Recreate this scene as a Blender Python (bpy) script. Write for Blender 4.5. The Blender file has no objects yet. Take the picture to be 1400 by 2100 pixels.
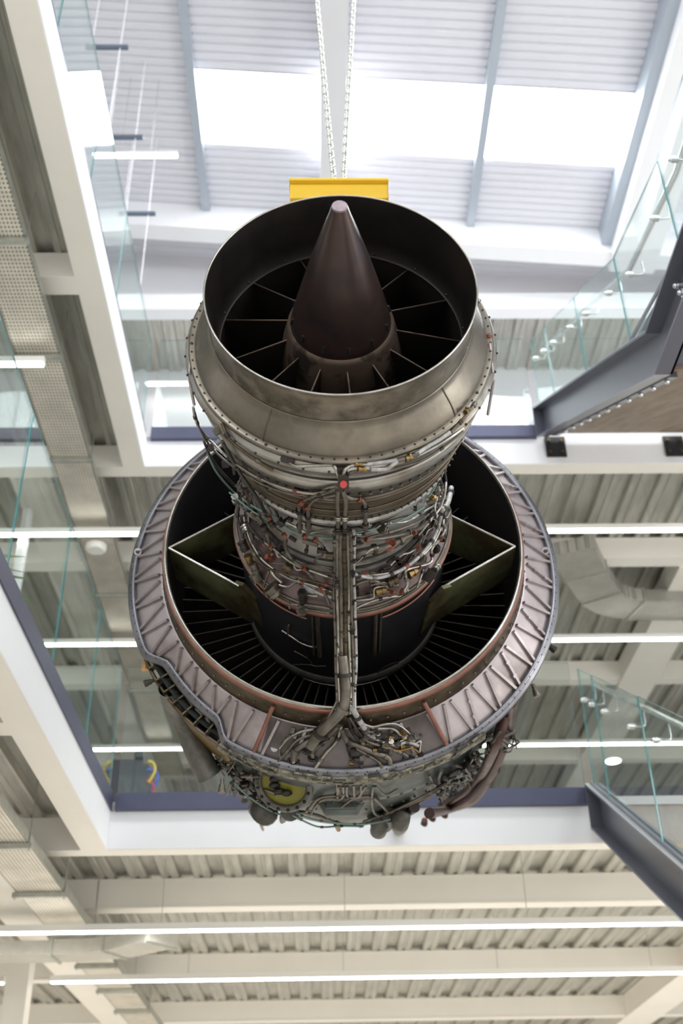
import bpy, math, random
import numpy as np
PI = math.pi
sc = bpy.context.scene
COL = sc.collection

# ---------------------------------------------------------------- camera
def V(*a): return np.array(a, float)
_z = V(630-700, -2450-1050); _y = V(665-700, 2570-1050)
FPX = math.sqrt(-(_z @ _y))
_Z = V(_z[0], _z[1], FPX); _Y = V(_y[0], _y[1], FPX)
_Z /= np.linalg.norm(_Z); _Y /= np.linalg.norm(_Y)
AX = np.stack([np.cross(_Y, _Z), _Y, _Z])          # world axes seen in camera coordinates (x right, y down, z ahead)
CAM = V(0, 0, 1.6)
cd = bpy.data.cameras.new('camera'); cam = bpy.data.objects.new('camera', cd); COL.objects.link(cam)
cd.sensor_fit = 'VERTICAL'; cd.sensor_height = 36.0; cd.lens = FPX*36/2100
cd.clip_start = 0.05; cd.clip_end = 200
cd.dof.use_dof = True; cd.dof.focus_distance = 4.7; cd.dof.aperture_fstop = 2.0
from mathutils import Matrix, Vector
r_, u_, b_ = AX[:, 0], -AX[:, 1], -AX[:, 2]
cam.matrix_world = Matrix([[r_[0], u_[0], b_[0], CAM[0]], [r_[1], u_[1], b_[1], CAM[1]], [r_[2], u_[2], b_[2], CAM[2]], [0, 0, 0, 1]])
sc.camera = cam

# ---------------------------------------------------------------- world, light, exposure
sc.view_settings.view_transform = 'Standard'; sc.view_settings.look = 'None'
sc.view_settings.gamma = 1.0; sc.view_settings.use_curve_mapping = False
sc.view_settings.exposure = 0.0
SKYLIGHT = 15.0; WORLD = 1.0; LED = 16.0
w = bpy.data.worlds.new('world'); sc.world = w; w.use_nodes = True
w.node_tree.nodes['Background'].inputs[0].default_value = (0.93, 0.96, 1.0, 1)
w.node_tree.nodes['Background'].inputs[1].default_value = WORLD
def area(name, loc, target, size, power, col):
    l = bpy.data.lights.new(name, 'AREA'); l.shape = 'RECTANGLE'; l.size, l.size_y = size; l.energy = power; l.color = col
    o = bpy.data.objects.new(name, l); COL.objects.link(o); o.location = loc
    o.rotation_euler = (Vector(target)-Vector(loc)).to_track_quat('-Z', 'Y').to_euler(); return o
# unseen fills added behind and beside the camera to light the ring and fascias
area('rear_fill_light', (-5.5, -5.0, 8.0), (0.0, 5.0, 4.4), (5, 3), 380, (0.96, 0.98, 1.0))
area('rear_fill_light', (6.5, -4.5, 8.5), (0.0, 5.0, 4.4), (5, 3), 380, (0.96, 0.98, 1.0))
area('side_fill_light', (9.0, 2.0, 3.2), (0.0, 5.0, 4.4), (6, 3), 300, (1.0, 0.97, 0.92))
# unseen fills added over the pale floor to bounce light up to the soffits
area('floor_bounce_fill', (0, -4.5, 6.0), (0, -4.4, 0), (14, 7), 500, (1.0, 0.96, 0.9))
area('floor_bounce_far_fill', (0, 15, 3.3), (0, 15.01, 0), (16, 9), 900, (1.0, 0.97, 0.93))

# ---------------------------------------------------------------- materials
MATS = {}
def mat(name, col, rough=0.5, metal=0.0, col2=None, scale=6.0, lo=0.4, hi=0.65, bump=0.0, bscale=60.0, stretch=None, detail=5.0, col3=None, scale3=2.0, emit=0, spec=0.5):
    m = bpy.data.materials.new(name); m.use_nodes = True; nt = m.node_tree; n = nt.nodes; L = nt.links
    b = n['Principled BSDF']; b.inputs['Base Color'].default_value = (*col, 1); b.inputs['Roughness'].default_value = rough
    b.inputs['Metallic'].default_value = metal; b.inputs['Specular IOR Level'].default_value = spec
    tc = n.new('ShaderNodeTexCoord'); mp = n.new('ShaderNodeMapping'); L.new(tc.outputs['Object'], mp.inputs[0])
    if stretch: mp.inputs['Scale'].default_value = stretch
    last = None
    if col2:
        t = n.new('ShaderNodeTexNoise'); t.inputs['Scale'].default_value = scale; t.inputs['Detail'].default_value = detail
        t.inputs['Roughness'].default_value = 0.65
        L.new(mp.outputs[0], t.inputs['Vector'])
        r = n.new('ShaderNodeValToRGB'); r.color_ramp.elements[0].position = lo; r.color_ramp.elements[1].position = hi
        r.color_ramp.elements[0].color = (*col, 1); r.color_ramp.elements[1].color = (*col2, 1)
        L.new(t.outputs[0], r.inputs[0]); last = r.outputs[0]
        if col3:
            t3 = n.new('ShaderNodeTexNoise'); t3.inputs['Scale'].default_value = scale3; t3.inputs['Detail'].default_value = 6
            L.new(mp.outputs[0], t3.inputs['Vector'])
            r3 = n.new('ShaderNodeValToRGB'); r3.color_ramp.elements[0].position = 0.5; r3.color_ramp.elements[1].position = 0.68
            r3.color_ramp.elements[0].color = (0, 0, 0, 1); r3.color_ramp.elements[1].color = (1, 1, 1, 1)
            L.new(t3.outputs[0], r3.inputs[0])
            mx = n.new('ShaderNodeMixRGB'); L.new(r3.outputs[0], mx.inputs[0]); L.new(last, mx.inputs[1]); mx.inputs[2].default_value = (*col3, 1)
            last = mx.outputs[0]
        L.new(last, b.inputs['Base Color'])
        mr = n.new('ShaderNodeMapRange'); mr.inputs[3].default_value = max(0.05, rough-0.1); mr.inputs[4].default_value = min(1, rough+0.12)
        L.new(t.outputs[0], mr.inputs[0]); L.new(mr.outputs[0], b.inputs['Roughness'])
    if bump:
        t2 = n.new('ShaderNodeTexNoise'); t2.inputs['Scale'].default_value = bscale; t2.inputs['Detail'].default_value = 3
        L.new(mp.outputs[0], t2.inputs['Vector'])
        bp = n.new('ShaderNodeBump'); bp.inputs['Strength'].default_value = bump; bp.inputs['Distance'].default_value = 0.01
        L.new(t2.outputs[0], bp.inputs['Height']); L.new(bp.outputs[0], b.inputs['Normal'])
    if emit:
        b.inputs['Emission Color'].default_value = (*col, 1); b.inputs['Emission Strength'].default_value = emit
    MATS[name] = m; return m
def emission(name, col, s):
    m = bpy.data.materials.new(name); m.use_nodes = True; nt = m.node_tree
    e = nt.nodes.new('ShaderNodeEmission'); e.inputs[0].default_value = (*col, 1); e.inputs[1].default_value = s
    nt.links.new(e.outputs[0], nt.nodes['Material Output'].inputs[0]); nt.nodes.remove(nt.nodes['Principled BSDF']); MATS[name] = m; return m
def glass(name, tint):
    m = bpy.data.materials.new(name); m.use_nodes = True; nt = m.node_tree; n = nt.nodes; L = nt.links
    n.remove(n['Principled BSDF'])
    tr = n.new('ShaderNodeBsdfTransparent'); tr.inputs[0].default_value = (*tint, 1)
    gl = n.new('ShaderNodeBsdfGlossy'); gl.inputs['Roughness'].default_value = 0.0; gl.inputs[0].default_value = (0.95, 1, 0.99, 1)
    fr = n.new('ShaderNodeFresnel'); ge = n.new('ShaderNodeNewGeometry'); io = n.new('ShaderNodeMapRange')   # the same thin-pane reflection on both faces
    io.inputs[3].default_value = 1.5; io.inputs[4].default_value = 1/1.5; L.new(ge.outputs['Backfacing'], io.inputs[0]); L.new(io.outputs[0], fr.inputs[0])
    mx = n.new('ShaderNodeMixShader'); L.new(fr.outputs[0], mx.inputs[0]); L.new(tr.outputs[0], mx.inputs[1]); L.new(gl.outputs[0], mx.inputs[2])
    L.new(mx.outputs[0], n['Material Output'].inputs[0]); MATS[name] = m; return m
def perforated(name, base, dark, pitch, axis_rot=0.0):
    m = mat(name, base, 0.42, 0.35, col2=tuple(c*0.8 for c in base), scale=3.0)
    nt = m.node_tree; n = nt.nodes; L = nt.links; b = n['Principled BSDF']
    src = b.inputs['Base Color'].links[0].from_socket
    tc = n.new('ShaderNodeTexCoord'); mp = n.new('ShaderNodeMapping'); L.new(tc.outputs['Object'], mp.inputs[0])
    mp.inputs['Rotation'].default_value = (0, 0, axis_rot); mp.inputs['Scale'].default_value = (1/pitch, 0.7/pitch, 0)
    fr = n.new('ShaderNodeVectorMath'); fr.operation = 'FRACTION'; L.new(mp.outputs[0], fr.inputs[0])
    sb = n.new('ShaderNodeVectorMath'); sb.operation = 'SUBTRACT'; L.new(fr.outputs[0], sb.inputs[0]); sb.inputs[1].default_value = (0.5, 0.5, 0)
    ln = n.new('ShaderNodeVectorMath'); ln.operation = 'LENGTH'; L.new(sb.outputs[0], ln.inputs[0])
    lt = n.new('ShaderNodeMath'); lt.operation = 'LESS_THAN'; L.new(ln.outputs['Value'], lt.inputs[0]); lt.inputs[1].default_value = 0.27
    mx = n.new('ShaderNodeMixRGB'); L.new(lt.outputs[0], mx.inputs[0]); L.new(src, mx.inputs[1]); mx.inputs[2].default_value = (*dark, 1)
    L.new(mx.outputs[0], b.inputs['Base Color']); return m

# building
mat('cream_paint', (0.83, 0.795, 0.725), 0.55, col2=(0.8, 0.765, 0.695), scale=1.5, bump=0.02)
mat('white_paint', (0.88, 0.89, 0.91), 0.5, col2=(0.86, 0.87, 0.89), scale=1.2)
mat('grey_white', (0.74, 0.735, 0.76), 0.6, col2=(0.72, 0.715, 0.74), scale=0.8)
mat('roof_liner', (0.726, 0.726, 0.781), 0.55, col2=(0.704, 0.704, 0.759), scale=0.7)
mat('galvanised', (0.42, 0.43, 0.39), 0.38, 0.75, col2=(0.55, 0.56, 0.5), scale=14, lo=0.35, hi=0.7)
mat('deck_steel', (0.421, 0.415, 0.374), 0.42, 0.6, col2=(0.585, 0.573, 0.515), scale=5, lo=0.35, hi=0.7, stretch=(3, 0.4, 1))
mat('duct_steel', (0.52, 0.5, 0.45), 0.4, 0.45, col2=(0.6, 0.58, 0.52), scale=8)
perforated('tray_metal', (0.76, 0.71, 0.61), (0.2, 0.19, 0.16), 0.028)
perforated('duct_perforated', (0.5, 0.48, 0.43), (0.2, 0.19, 0.17), 0.03)
mat('channel_blue', (0.0723, 0.0765, 0.132), 0.45, 0.3, col2=(0.085, 0.0892, 0.145), scale=2)
mat('stair_steel', (0.15, 0.155, 0.19), 0.3, 0.2)
mat('purlin_steel', (0.42, 0.47, 0.53), 0.4, 0.3)
mat('plywood', (0.27, 0.2, 0.145), 0.6, col2=(0.2, 0.145, 0.105), scale=2.5, stretch=(6, 0.6, 1))
mat('black_steel', (0.015, 0.015, 0.017), 0.45, 0.2)
mat('bolt_chrome', (0.7, 0.72, 0.74), 0.15, 1.0)
mat('stainless', (0.72, 0.74, 0.74), 0.2, 0.9)
mat('grey_floor', (0.78, 0.75, 0.7), 0.5, col2=(0.74, 0.71, 0.66), scale=1.0)
mat('slate_door', (0.12, 0.15, 0.2), 0.5)
mat('concrete', (0.78, 0.77, 0.74), 0.6, col2=(0.74, 0.73, 0.7), scale=3)
glass('balustrade_glass', (0.95, 0.98, 0.972))
mat('glass_edge', (0.075, 0.255, 0.262), 0.15, spec=0.8)
emission('skylight_sky', (0.96, 0.98, 1.0), SKYLIGHT)
emission('led_strip', (1.0, 1.0, 0.93), LED)
emission('led_white', (0.96, 0.99, 1.0), LED)
mat('plastic_white', (0.86, 0.85, 0.8), 0.4)
mat('cabinet_dark', (0.02, 0.022, 0.03), 0.4)
mat('cable_red', (0.5, 0.03, 0.03), 0.5); mat('cable_blue', (0.05, 0.1, 0.5), 0.5); mat('cable_yellow', (0.7, 0.5, 0.05), 0.5)
# hoist
mat('yellow_paint', (0.663, 0.425, 0.0255), 0.38, col2=(0.629, 0.399, 0.0255), scale=5)
mat('chain_zinc', (0.7, 0.71, 0.66), 0.25, 0.9)
# engine
mat('nozzle_metal', (0.202, 0.183, 0.151), 0.36, 0.8, col2=(0.112, 0.098, 0.0784), scale=3.0, lo=0.42, hi=0.72, bump=0.08, bscale=25, col3=(0.235, 0.207, 0.162), scale3=5)
mat('neck_metal', (0.182, 0.157, 0.121), 0.4, 0.8, col2=(0.0726, 0.0605, 0.0454), scale=5.0, lo=0.42, hi=0.66, bump=0.1, bscale=30, col3=(0.242, 0.218, 0.182), scale3=9)
mat('soot_metal', (0.0128, 0.0108, 0.0104), 0.5, 0.5, col2=(0.022, 0.0168, 0.0144), scale=4)
mat('cone_metal', (0.072, 0.0518, 0.0446), 0.3, 0.75, col2=(0.108, 0.0612, 0.0468), scale=3, lo=0.4, hi=0.7, col3=(0.0396, 0.0324, 0.036), scale3=2)
mat('cone_tip_metal', (0.42, 0.34, 0.38), 0.45, 0.5, col2=(0.3, 0.24, 0.27), scale=30)
mat('hub_metal', (0.102, 0.072, 0.054), 0.5, 0.5, col2=(0.03, 0.021, 0.018), scale=8, lo=0.5, hi=0.6)
mat('case_silver', (0.375, 0.367, 0.345), 0.35, 0.8, col2=(0.255, 0.24, 0.21), scale=4, lo=0.4, hi=0.7, bump=0.05, stretch=(1, 3, 1), col3=(0.165, 0.135, 0.0975), scale3=6)
mat('case_brown', (0.15, 0.125, 0.09), 0.42, 0.75, col2=(0.085, 0.0575, 0.03), scale=4, lo=0.4, hi=0.65, bump=0.08, stretch=(1, 4, 1), col3=(0.2, 0.185, 0.16), scale3=5)
mat('flange_dark', (0.022, 0.018, 0.014), 0.55, 0.2, col2=(0.045, 0.034, 0.022), scale=20)
mat('weathered', (0.2, 0.19, 0.13), 0.6, 0.1, col2=(0.05, 0.04, 0.028), scale=28, lo=0.42, hi=0.58, bump=0.4, bscale=50)
mat('panel_grime_shade', (0.15, 0.128, 0.125), 0.45, 0.45, col2=(0.095, 0.08, 0.076), scale=5, col3=(0.06, 0.048, 0.042), scale3=4)
mat('lit_strip_alloy', (0.6, 0.62, 0.66), 0.3, 0.6)
mat('flange_grey', (0.18, 0.168, 0.15), 0.4, 0.8, col2=(0.108, 0.096, 0.078), scale=10)
mat('core_white', (0.459, 0.459, 0.45), 0.38, 0.7, col2=(0.281, 0.269, 0.25), scale=6, lo=0.4, hi=0.7, bump=0.05, col3=(0.181, 0.16, 0.13), scale3=5)
mat('purple_metal', (0.194, 0.144, 0.144), 0.35, 0.6, col2=(0.144, 0.108, 0.101), scale=4)
mat('copper_paint', (0.281, 0.117, 0.0819), 0.45, 0.3, col2=(0.187, 0.0858, 0.0624), scale=7, lo=0.4, hi=0.6)
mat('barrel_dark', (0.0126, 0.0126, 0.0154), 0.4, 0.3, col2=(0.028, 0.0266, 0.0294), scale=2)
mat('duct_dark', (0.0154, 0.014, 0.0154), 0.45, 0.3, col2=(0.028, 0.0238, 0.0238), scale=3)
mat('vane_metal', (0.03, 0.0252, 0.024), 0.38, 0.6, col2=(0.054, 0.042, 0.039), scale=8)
mat('frame_metal', (0.419, 0.37, 0.375), 0.4, 0.55, col2=(0.3, 0.261, 0.262), scale=3, lo=0.38, hi=0.7, bump=0.05, bscale=40, col3=(0.2, 0.17, 0.164), scale3=3)
mat('rib_metal', (0.372, 0.335, 0.335), 0.4, 0.6, col2=(0.261, 0.223, 0.223), scale=6)
mat('rim_metal', (0.226, 0.226, 0.248), 0.35, 0.8, col2=(0.152, 0.152, 0.162), scale=8)
mat('lip_bright', (0.496, 0.48, 0.448), 0.28, 0.9, col2=(0.32, 0.288, 0.24), scale=10)
mat('strut_green', (0.18, 0.192, 0.096), 0.4, 0.5, col2=(0.072, 0.051, 0.027), scale=3, lo=0.42, hi=0.6)
mat('case_green', (0.11, 0.129, 0.121), 0.45, 0.3, col2=(0.066, 0.0715, 0.066), scale=3, col3=(0.0495, 0.0413, 0.033), scale3=4)
mat('gear_grey', (0.132, 0.129, 0.116), 0.5, 0.4, col2=(0.066, 0.0605, 0.0495), scale=7)
mat('grime', (0.0413, 0.0358, 0.0275), 0.55, 0.4, col2=(0.077, 0.066, 0.0495), scale=14)
mat('pipe_steel', (0.389, 0.372, 0.338), 0.3, 0.9, col2=(0.22, 0.203, 0.169), scale=12)
mat('pipe_dull', (0.168, 0.15, 0.126), 0.42, 0.7, col2=(0.09, 0.078, 0.06), scale=10)
mat('pipe_dark', (0.045, 0.04, 0.035), 0.45, 0.6, col2=(0.025, 0.02, 0.0175), scale=14)
mat('pipe_brown', (0.1, 0.075, 0.045), 0.42, 0.7, col2=(0.05, 0.035, 0.02), scale=14)
mat('sleeve_white', (0.396, 0.396, 0.396), 0.5, 0.3, col2=(0.24, 0.228, 0.21), scale=30)
mat('wire_green', (0.12, 0.2, 0.17), 0.5)
mat('red_brown', (0.066, 0.0225, 0.0165), 0.45, 0.2, col2=(0.036, 0.015, 0.012), scale=5)
mat('red_cap', (0.42, 0.035, 0.028), 0.4); mat('orange_mark', (0.231, 0.055, 0.0248), 0.5, col2=(0.11, 0.033, 0.0165), scale=30)
mat('brass', (0.2, 0.13, 0.045), 0.35, 0.8)
mat('tag_white', (0.42, 0.406, 0.406), 0.5); mat('amber', (0.4, 0.2, 0.03), 0.3)
mat('yellow_lens', (0.18, 0.165, 0.015), 0.3); mat('gold_case', (0.216, 0.138, 0.036), 0.4, 0.6, col2=(0.15, 0.09, 0.024), scale=6)

# ---------------------------------------------------------------- mesh builder
class M:
    def __init__(s): s.v = []; s.f = []; s.mi = []; s.sm = []
    def add(s, vs, fs, mi=0, smooth=False):
        o = len(s.v); s.v += [tuple(map(float, p)) for p in vs]
        for q in fs: s.f.append(tuple(o+i for i in q)); s.mi.append(mi); s.sm.append(smooth)
    def box(s, x0, x1, y0, y1, z0, z1, mi=0):
        s.add([(x0, y0, z0), (x1, y0, z0), (x1, y1, z0), (x0, y1, z0), (x0, y0, z1), (x1, y0, z1), (x1, y1, z1), (x0, y1, z1)],
              [(0, 3, 2, 1), (4, 5, 6, 7), (0, 1, 5, 4), (1, 2, 6, 5), (2, 3, 7, 6), (3, 0, 4, 7)], mi)
    def obox(s, c, ax, ay, az, mi=0):
        c = np.array(c, float); ax, ay, az = map(lambda q: np.array(q, float), (ax, ay, az))
        P = [c+i*ax+j*ay+k*az for k in (-1, 1) for (i, j) in ((-1, -1), (1, -1), (1, 1), (-1, 1))]
        s.add(P, [(0, 3, 2, 1), (4, 5, 6, 7), (0, 1, 5, 4), (1, 2, 6, 5), (2, 3, 7, 6), (3, 0, 4, 7)], mi)
    def prism(s, poly, d, mi=0):     # poly: list of 3d points, d: extrusion vector
        n = len(poly); d = np.array(d, float); P = [np.array(p, float) for p in poly]
        s.add(P+[p+d for p in P], [tuple(range(n))[::-1], tuple(range(n, 2*n))]+[(i, (i+1) % n, (i+1) % n+n, i+n) for i in range(n)], mi)
    def bar(s, p0, p1, w, h, up=(0, 0, 1), mi=0):
        p0, p1 = np.array(p0, float), np.array(p1, float); d = p1-p0; l = np.linalg.norm(d); d /= l
        a = np.cross(d, up); a /= np.linalg.norm(a); b = np.cross(a, d)
        s.obox((p0+p1)/2, d*l/2, a*w/2, b*h/2, mi)
    def tube(s, pts, r, n=8, mi=0, caps=True, closed=False):
        P = [np.array(p, float) for p in pts]; k = len(P)
        rs = r if isinstance(r, (list, tuple)) else [r]*k
        T = []
        for i in range(k):
            a = P[(i-1) % k] if (closed or i > 0) else P[0]; b = P[(i+1) % k] if (closed or i < k-1) else P[-1]
            t = b-a; T.append(t/(np.linalg.norm(t)+1e-12))
        ref = np.array((0, 0, 1.0)) if abs(T[0][2]) < 0.9 else np.array((1.0, 0, 0))
        u = np.cross(T[0], ref); u /= np.linalg.norm(u); vs = []
        for i in range(k):
            u = u-T[i]*(u @ T[i]); u /= np.linalg.norm(u)+1e-12; w = np.cross(T[i], u)
            for j in range(n):
                a = 2*PI*j/n; vs.append(P[i]+rs[i]*(math.cos(a)*u+math.sin(a)*w))
        fs = [(i*n+j, i*n+(j+1) % n, ((i+1) % k)*n+(j+1) % n, ((i+1) % k)*n+j) for i in range(k if closed else k-1) for j in range(n)]
        s.add(vs, fs, mi, True)
        if caps and not closed: s.add(vs[:n], [tuple(range(n))[::-1]], mi); s.add(vs[-n:], [tuple(range(n))], mi)
    def cyl(s, p0, p1, r, n=12, mi=0, r2=None): s.tube([p0, p1], [r, r if r2 is None else r2], n, mi)
    def rev(s, prof, a0=0, a1=360, n=128, mi=0, smooth=True):   # profile [(y, R)], axis = local Y; angle 0 points down
        full = abs(a1-a0) >= 359.9; m = n if full else n+1; vs = []
        for (y, R) in prof:
            for j in range(m):
                a = math.radians(a0+(a1-a0)*j/n); vs.append((R*math.sin(a), y, -R*math.cos(a)))
        k = len(prof)
        fs = [(i*m+j, i*m+(j+1) % m, (i+1)*m+(j+1) % m, (i+1)*m+j) for i in range(k-1) for j in range(n)]
        s.add(vs, fs, mi, smooth)
    def ball(s, c, r, n=10, mi=0, sc_=(1, 1, 1)):
        c = np.array(c, float); vs = []; fs = []
        for i in range(1, n):
            t = PI*i/n
            for j in range(2*n): a = PI*j/n; vs.append(c+r*np.array((math.sin(t)*math.cos(a)*sc_[0], math.sin(t)*math.sin(a)*sc_[1], math.cos(t)*sc_[2])))
        m = 2*n
        for i in range(n-2):
            for j in range(m): fs.append((i*m+j, (i+1)*m+j, (i+1)*m+(j+1) % m, i*m+(j+1) % m))
        vs.append(c+np.array((0, 0, r*sc_[2]))); vs.append(c-np.array((0, 0, r*sc_[2]))); t0 = len(vs)-2
        for j in range(m): fs.append((t0, j, (j+1) % m)); fs.append((t0+1, (n-2)*m+(j+1) % m, (n-2)*m+j))
        s.add(vs, fs, mi, True)
    def build(s, name, mats, parent=None, bevel=0.0, loc=None):
        me = bpy.data.meshes.new(name); me.from_pydata(s.v, [], s.f)
        for q in ([mats] if isinstance(mats, str) else mats): me.materials.append(MATS[q])
        me.polygons.foreach_set('material_index', s.mi); me.polygons.foreach_set('use_smooth', s.sm)
        me.update(); o = bpy.data.objects.new(name, me); COL.objects.link(o)
        if parent is not None: o.parent = parent
        if loc is not None: o.location = loc
        if bevel:
            b = o.modifiers.new('bevel', 'BEVEL'); b.width = bevel; b.segments = 2; b.limit_method = 'ANGLE'; b.angle_limit = 0.6
        return o
def tag(o, label, cat, group=None, kind=None):
    o['label'] = label; o['category'] = cat
    if group: o['group'] = group
    if kind: o['kind'] = kind
    return o
def struct(o): o['kind'] = 'structure'; return o
def empty(name, loc, label, cat, group=None, rz=0.0):
    o = bpy.data.objects.new(name, None); COL.objects.link(o); o.location = loc; o.rotation_euler = (0, 0, rz); o.empty_display_size = 0.1
    return tag(o, label, cat, group)
def ray(px, py):
    d = AX @ V(px-700, py-1050, FPX); return d/np.linalg.norm(d)
def catmull(P, sub=6):
    P = [np.array(p, float) for p in P]
    if len(P) < 3: return P
    out = []
    for i in range(len(P)-1):
        p0 = P[max(i-1, 0)]; p1 = P[i]; p2 = P[i+1]; p3 = P[min(i+2, len(P)-1)]
        for j in range(sub):
            t = j/sub; out.append(0.5*((2*p1)+(-p0+p2)*t+(2*p0-5*p1+4*p2-p3)*t*t+(-p0+3*p1-3*p2+p3)*t**3))
    out.append(P[-1]); return out
# ================================================================ BUILDING (structure)
ZB2, ZB3, ZB4 = 4.316, 8.074, 11.85        # undersides of the beams of level two, three and the top level
LEV = ((ZB2, 'second'), (ZB3, 'third'))
XL, YF = -1.72, 9.0                        # left and far edge of the atrium void
def one(name, box, m, bevel=0.0): q = M(); q.box(*box); return struct(q.build(name, m, bevel=bevel))
one('floor', (-14, 14, -12, 26, -0.1, 0.0), 'grey_floor')
# corrugated decks: one sheet each, ribs along Y, with the slab above
def deck(name, x0, x1, y0, y1, z, slab=True):
    q = M(); per = 0.30; xs = []; x = x0
    while x < x1:
        for (dx, dz) in ((0, 0), (0.045, 0), (0.055, 0.012), (0.075, 0.012), (0.085, 0), (0.135, 0), (0.15, 0.012), (0.155, 0.055), (0.28, 0.055), (0.285, 0.012)):
            xs.append((x+dx, z+dz))
        x += per
    vs = []
    for (a, c) in xs: vs += [(min(a, x1), y0, c), (min(a, x1), y1, c)]
    q.add(vs, [(2*i, 2*i+1, 2*i+3, 2*i+2) for i in range(len(xs)-1)])
    if slab: q.box(x0, x1, y0, y1, z+0.058, z+0.13, 1)
    return struct(q.build(name, ['deck_steel', 'concrete']))
n = 0
for zb, nm in LEV:
    n += 1; deck('ceiling_%d' % n, -12, 12, YF+0.03, 24, zb+0.27)
    n += 1; deck('ceiling_%d' % n, -12, XL-0.09, -3, YF+0.03, zb+0.27)
tn = 0
def trim(box, m, bevel=0.0):
    global tn; tn += 1; return one('trim_%d' % tn, box, m, bevel)
def ibeam(axis, c, a0, a1, zb, top, wid=0.2, m='cream_paint'):
    """I section beam: axis 'x' runs along X centred on y=c (or along Y centred on x=c)"""
    global tn; tn += 1; q = M()
    def b(l, h, z0, z1):
        if axis == 'x': q.box(a0, a1, c+l, c+h, z0, z1)
        else: q.box(c+l, c+h, a0, a1, z0, z1)
    b(-wid/2, wid/2, zb, zb+0.02); b(-wid/2+0.005, -wid/2+0.02, zb+0.02, top-0.02); b(-wid/2, wid/2, top-0.02, top)
    return struct(q.build('trim_%d' % tn, m))
for zb, nm in LEV:
    top = zb+0.268
    # far edge beam, white fascia, dark channel are separate lengths of trim
    trim((-12, 12, YF, YF+0.16, zb, top), 'cream_paint')
    trim((XL, 12, YF-0.012, YF, zb+0.004, zb+0.31), 'white_paint')
    # left edge beam and fascia
    trim((XL-0.2, XL, -3, YF, zb, top), 'cream_paint')
    trim((XL, XL+0.012, -3, YF-0.012, zb+0.004, zb+0.31), 'white_paint')
    trim((XL-0.09, XL+0.01, -3, YF, zb+0.27, zb+0.3), 'white_paint')
    trim((XL, 12, YF-0.01, YF+0.03, zb+0.27, zb+0.3), 'white_paint')
    for y in (10.9, 14.1, 17.1, 20.2): ibeam('x', y, -12, 12, zb, top)
    for y in (0.3, 3.4, 6.52): ibeam('x', y, -12, XL-0.2, zb, top)
    ibeam('y', 4.35 if zb > 6 else 4.5, 11.0, 24, zb-0.02, top, 0.5)
    ibeam('y', -2.86, 9.16, 24, zb-0.01, top, 0.4)
# columns
def column(x, y, z0, z1, r=None, w=0.24):
    global tn; tn += 1; q = M()
    if r: q.cyl((x, y, z0), (x, y, z1), r, 24)
    else: q.box(x-w/2, x+w/2, y-w/2, y+w/2, z0, z1)
    return struct(q.build('trim_%d' % tn, 'cream_paint' if not r else 'white_paint'))
column(-3.05, 12.1, 0, ZB2-0.01, w=0.22)
column(-3.01, 9.75, ZB2+0.4, ZB3-0.01, r=0.055)
# walls at the back of the floors
one('wall_far', (-12, 12, 24, 24.2, 0, 11.9), 'cream_paint')
one('wall_left', (-12.2, -12, -3, 24, 0, 13.6), 'cream_paint')
# top level: ceiling deck beyond the void, back wall, edge beam, roof
deck('ceiling_5', -12, 12, 10.95, 12.3, ZB4+0.27, slab=False)
one('wall_back', (-12, 12, 12.3, 12.5, ZB3+0.4, 13.0), 'grey_white')
ibeam('x', 10.85, -12, 12, ZB4, ZB4+0.27, m='white_paint')
one('wall_upper', (-12, 12, 10.96, 11.06, ZB4+0.26, 13.9), 'grey_white')
q = M(); q.box(1.75, 2.45, 12.25, 12.3, ZB3+0.42, 10.7+0.8); struct(q.build('door_1', 'slate_door'))
def roofz(x): return 13.0-0.088*(x+1.3)
SKY = (8.03, 9.06)
def roof(name, x0, x1, y0, y1, m='roof_liner'):
    q = M(); per = 0.11; ys = []; y = y0
    while y < y1:
        for dy, dz in ((0, 0), (0.07, 0), (0.082, 0.02), (0.1, 0.02)): ys.append((min(y+dy, y1), dz))
        y += per
    ys.append((y1, 0)); vs = []
    for (yy, dz) in ys: vs += [(x0, yy, roofz(x0)+dz), (x1, yy, roofz(x1)+dz)]
    q.add(vs, [(2*i, 2*i+1, 2*i+3, 2*i+2) for i in range(len(ys)-1)])
    q.add([(x0, y0, roofz(x0)+0.1), (x1, y0, roofz(x1)+0.1), (x1, y1, roofz(x1)+0.1), (x0, y1, roofz(x0)+0.1)], [(0, 1, 2, 3)])
    return struct(q.build(name, m))
SK2 = (2.6, 4.4)  # unseen second skylight, added to light the engine from above and behind
roof('ceiling_6', -12, 12, SK2[1], SKY[0]); roof('ceiling_11', -12, 12, -3, SK2[0]); roof('ceiling_12', -12, -1.42, *SK2); roof('ceiling_13', 7.6, 12, *SK2)
q = M(); q.add([(-1.42, SK2[0], roofz(-1.42)+0.03), (7.6, SK2[0], roofz(7.6)+0.03), (7.6, SK2[1], roofz(7.6)+0.03), (-1.42, SK2[1], roofz(-1.42)+0.03)], [(0, 3, 2, 1)]); struct(q.build('window_3', 'skylight_sky'))
roof('ceiling_7', -12, 12, SKY[1], 10.96)
roof('ceiling_8', -12, -1.42, *SKY); roof('ceiling_9', 3.62, 4.5, *SKY); roof('ceiling_10', 7.6, 12, *SKY)
for i, (a, b) in enumerate(((-1.42, 3.62), (4.5, 7.6))):
    q = M(); q.add([(a, SKY[0], roofz(a)+0.03), (b, SKY[0], roofz(b)+0.03), (b, SKY[1], roofz(b)+0.03), (a, SKY[1], roofz(a)+0.03)], [(0, 3, 2, 1)])
    struct(q.build('window_%d' % (i+1), 'skylight_sky'))
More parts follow.
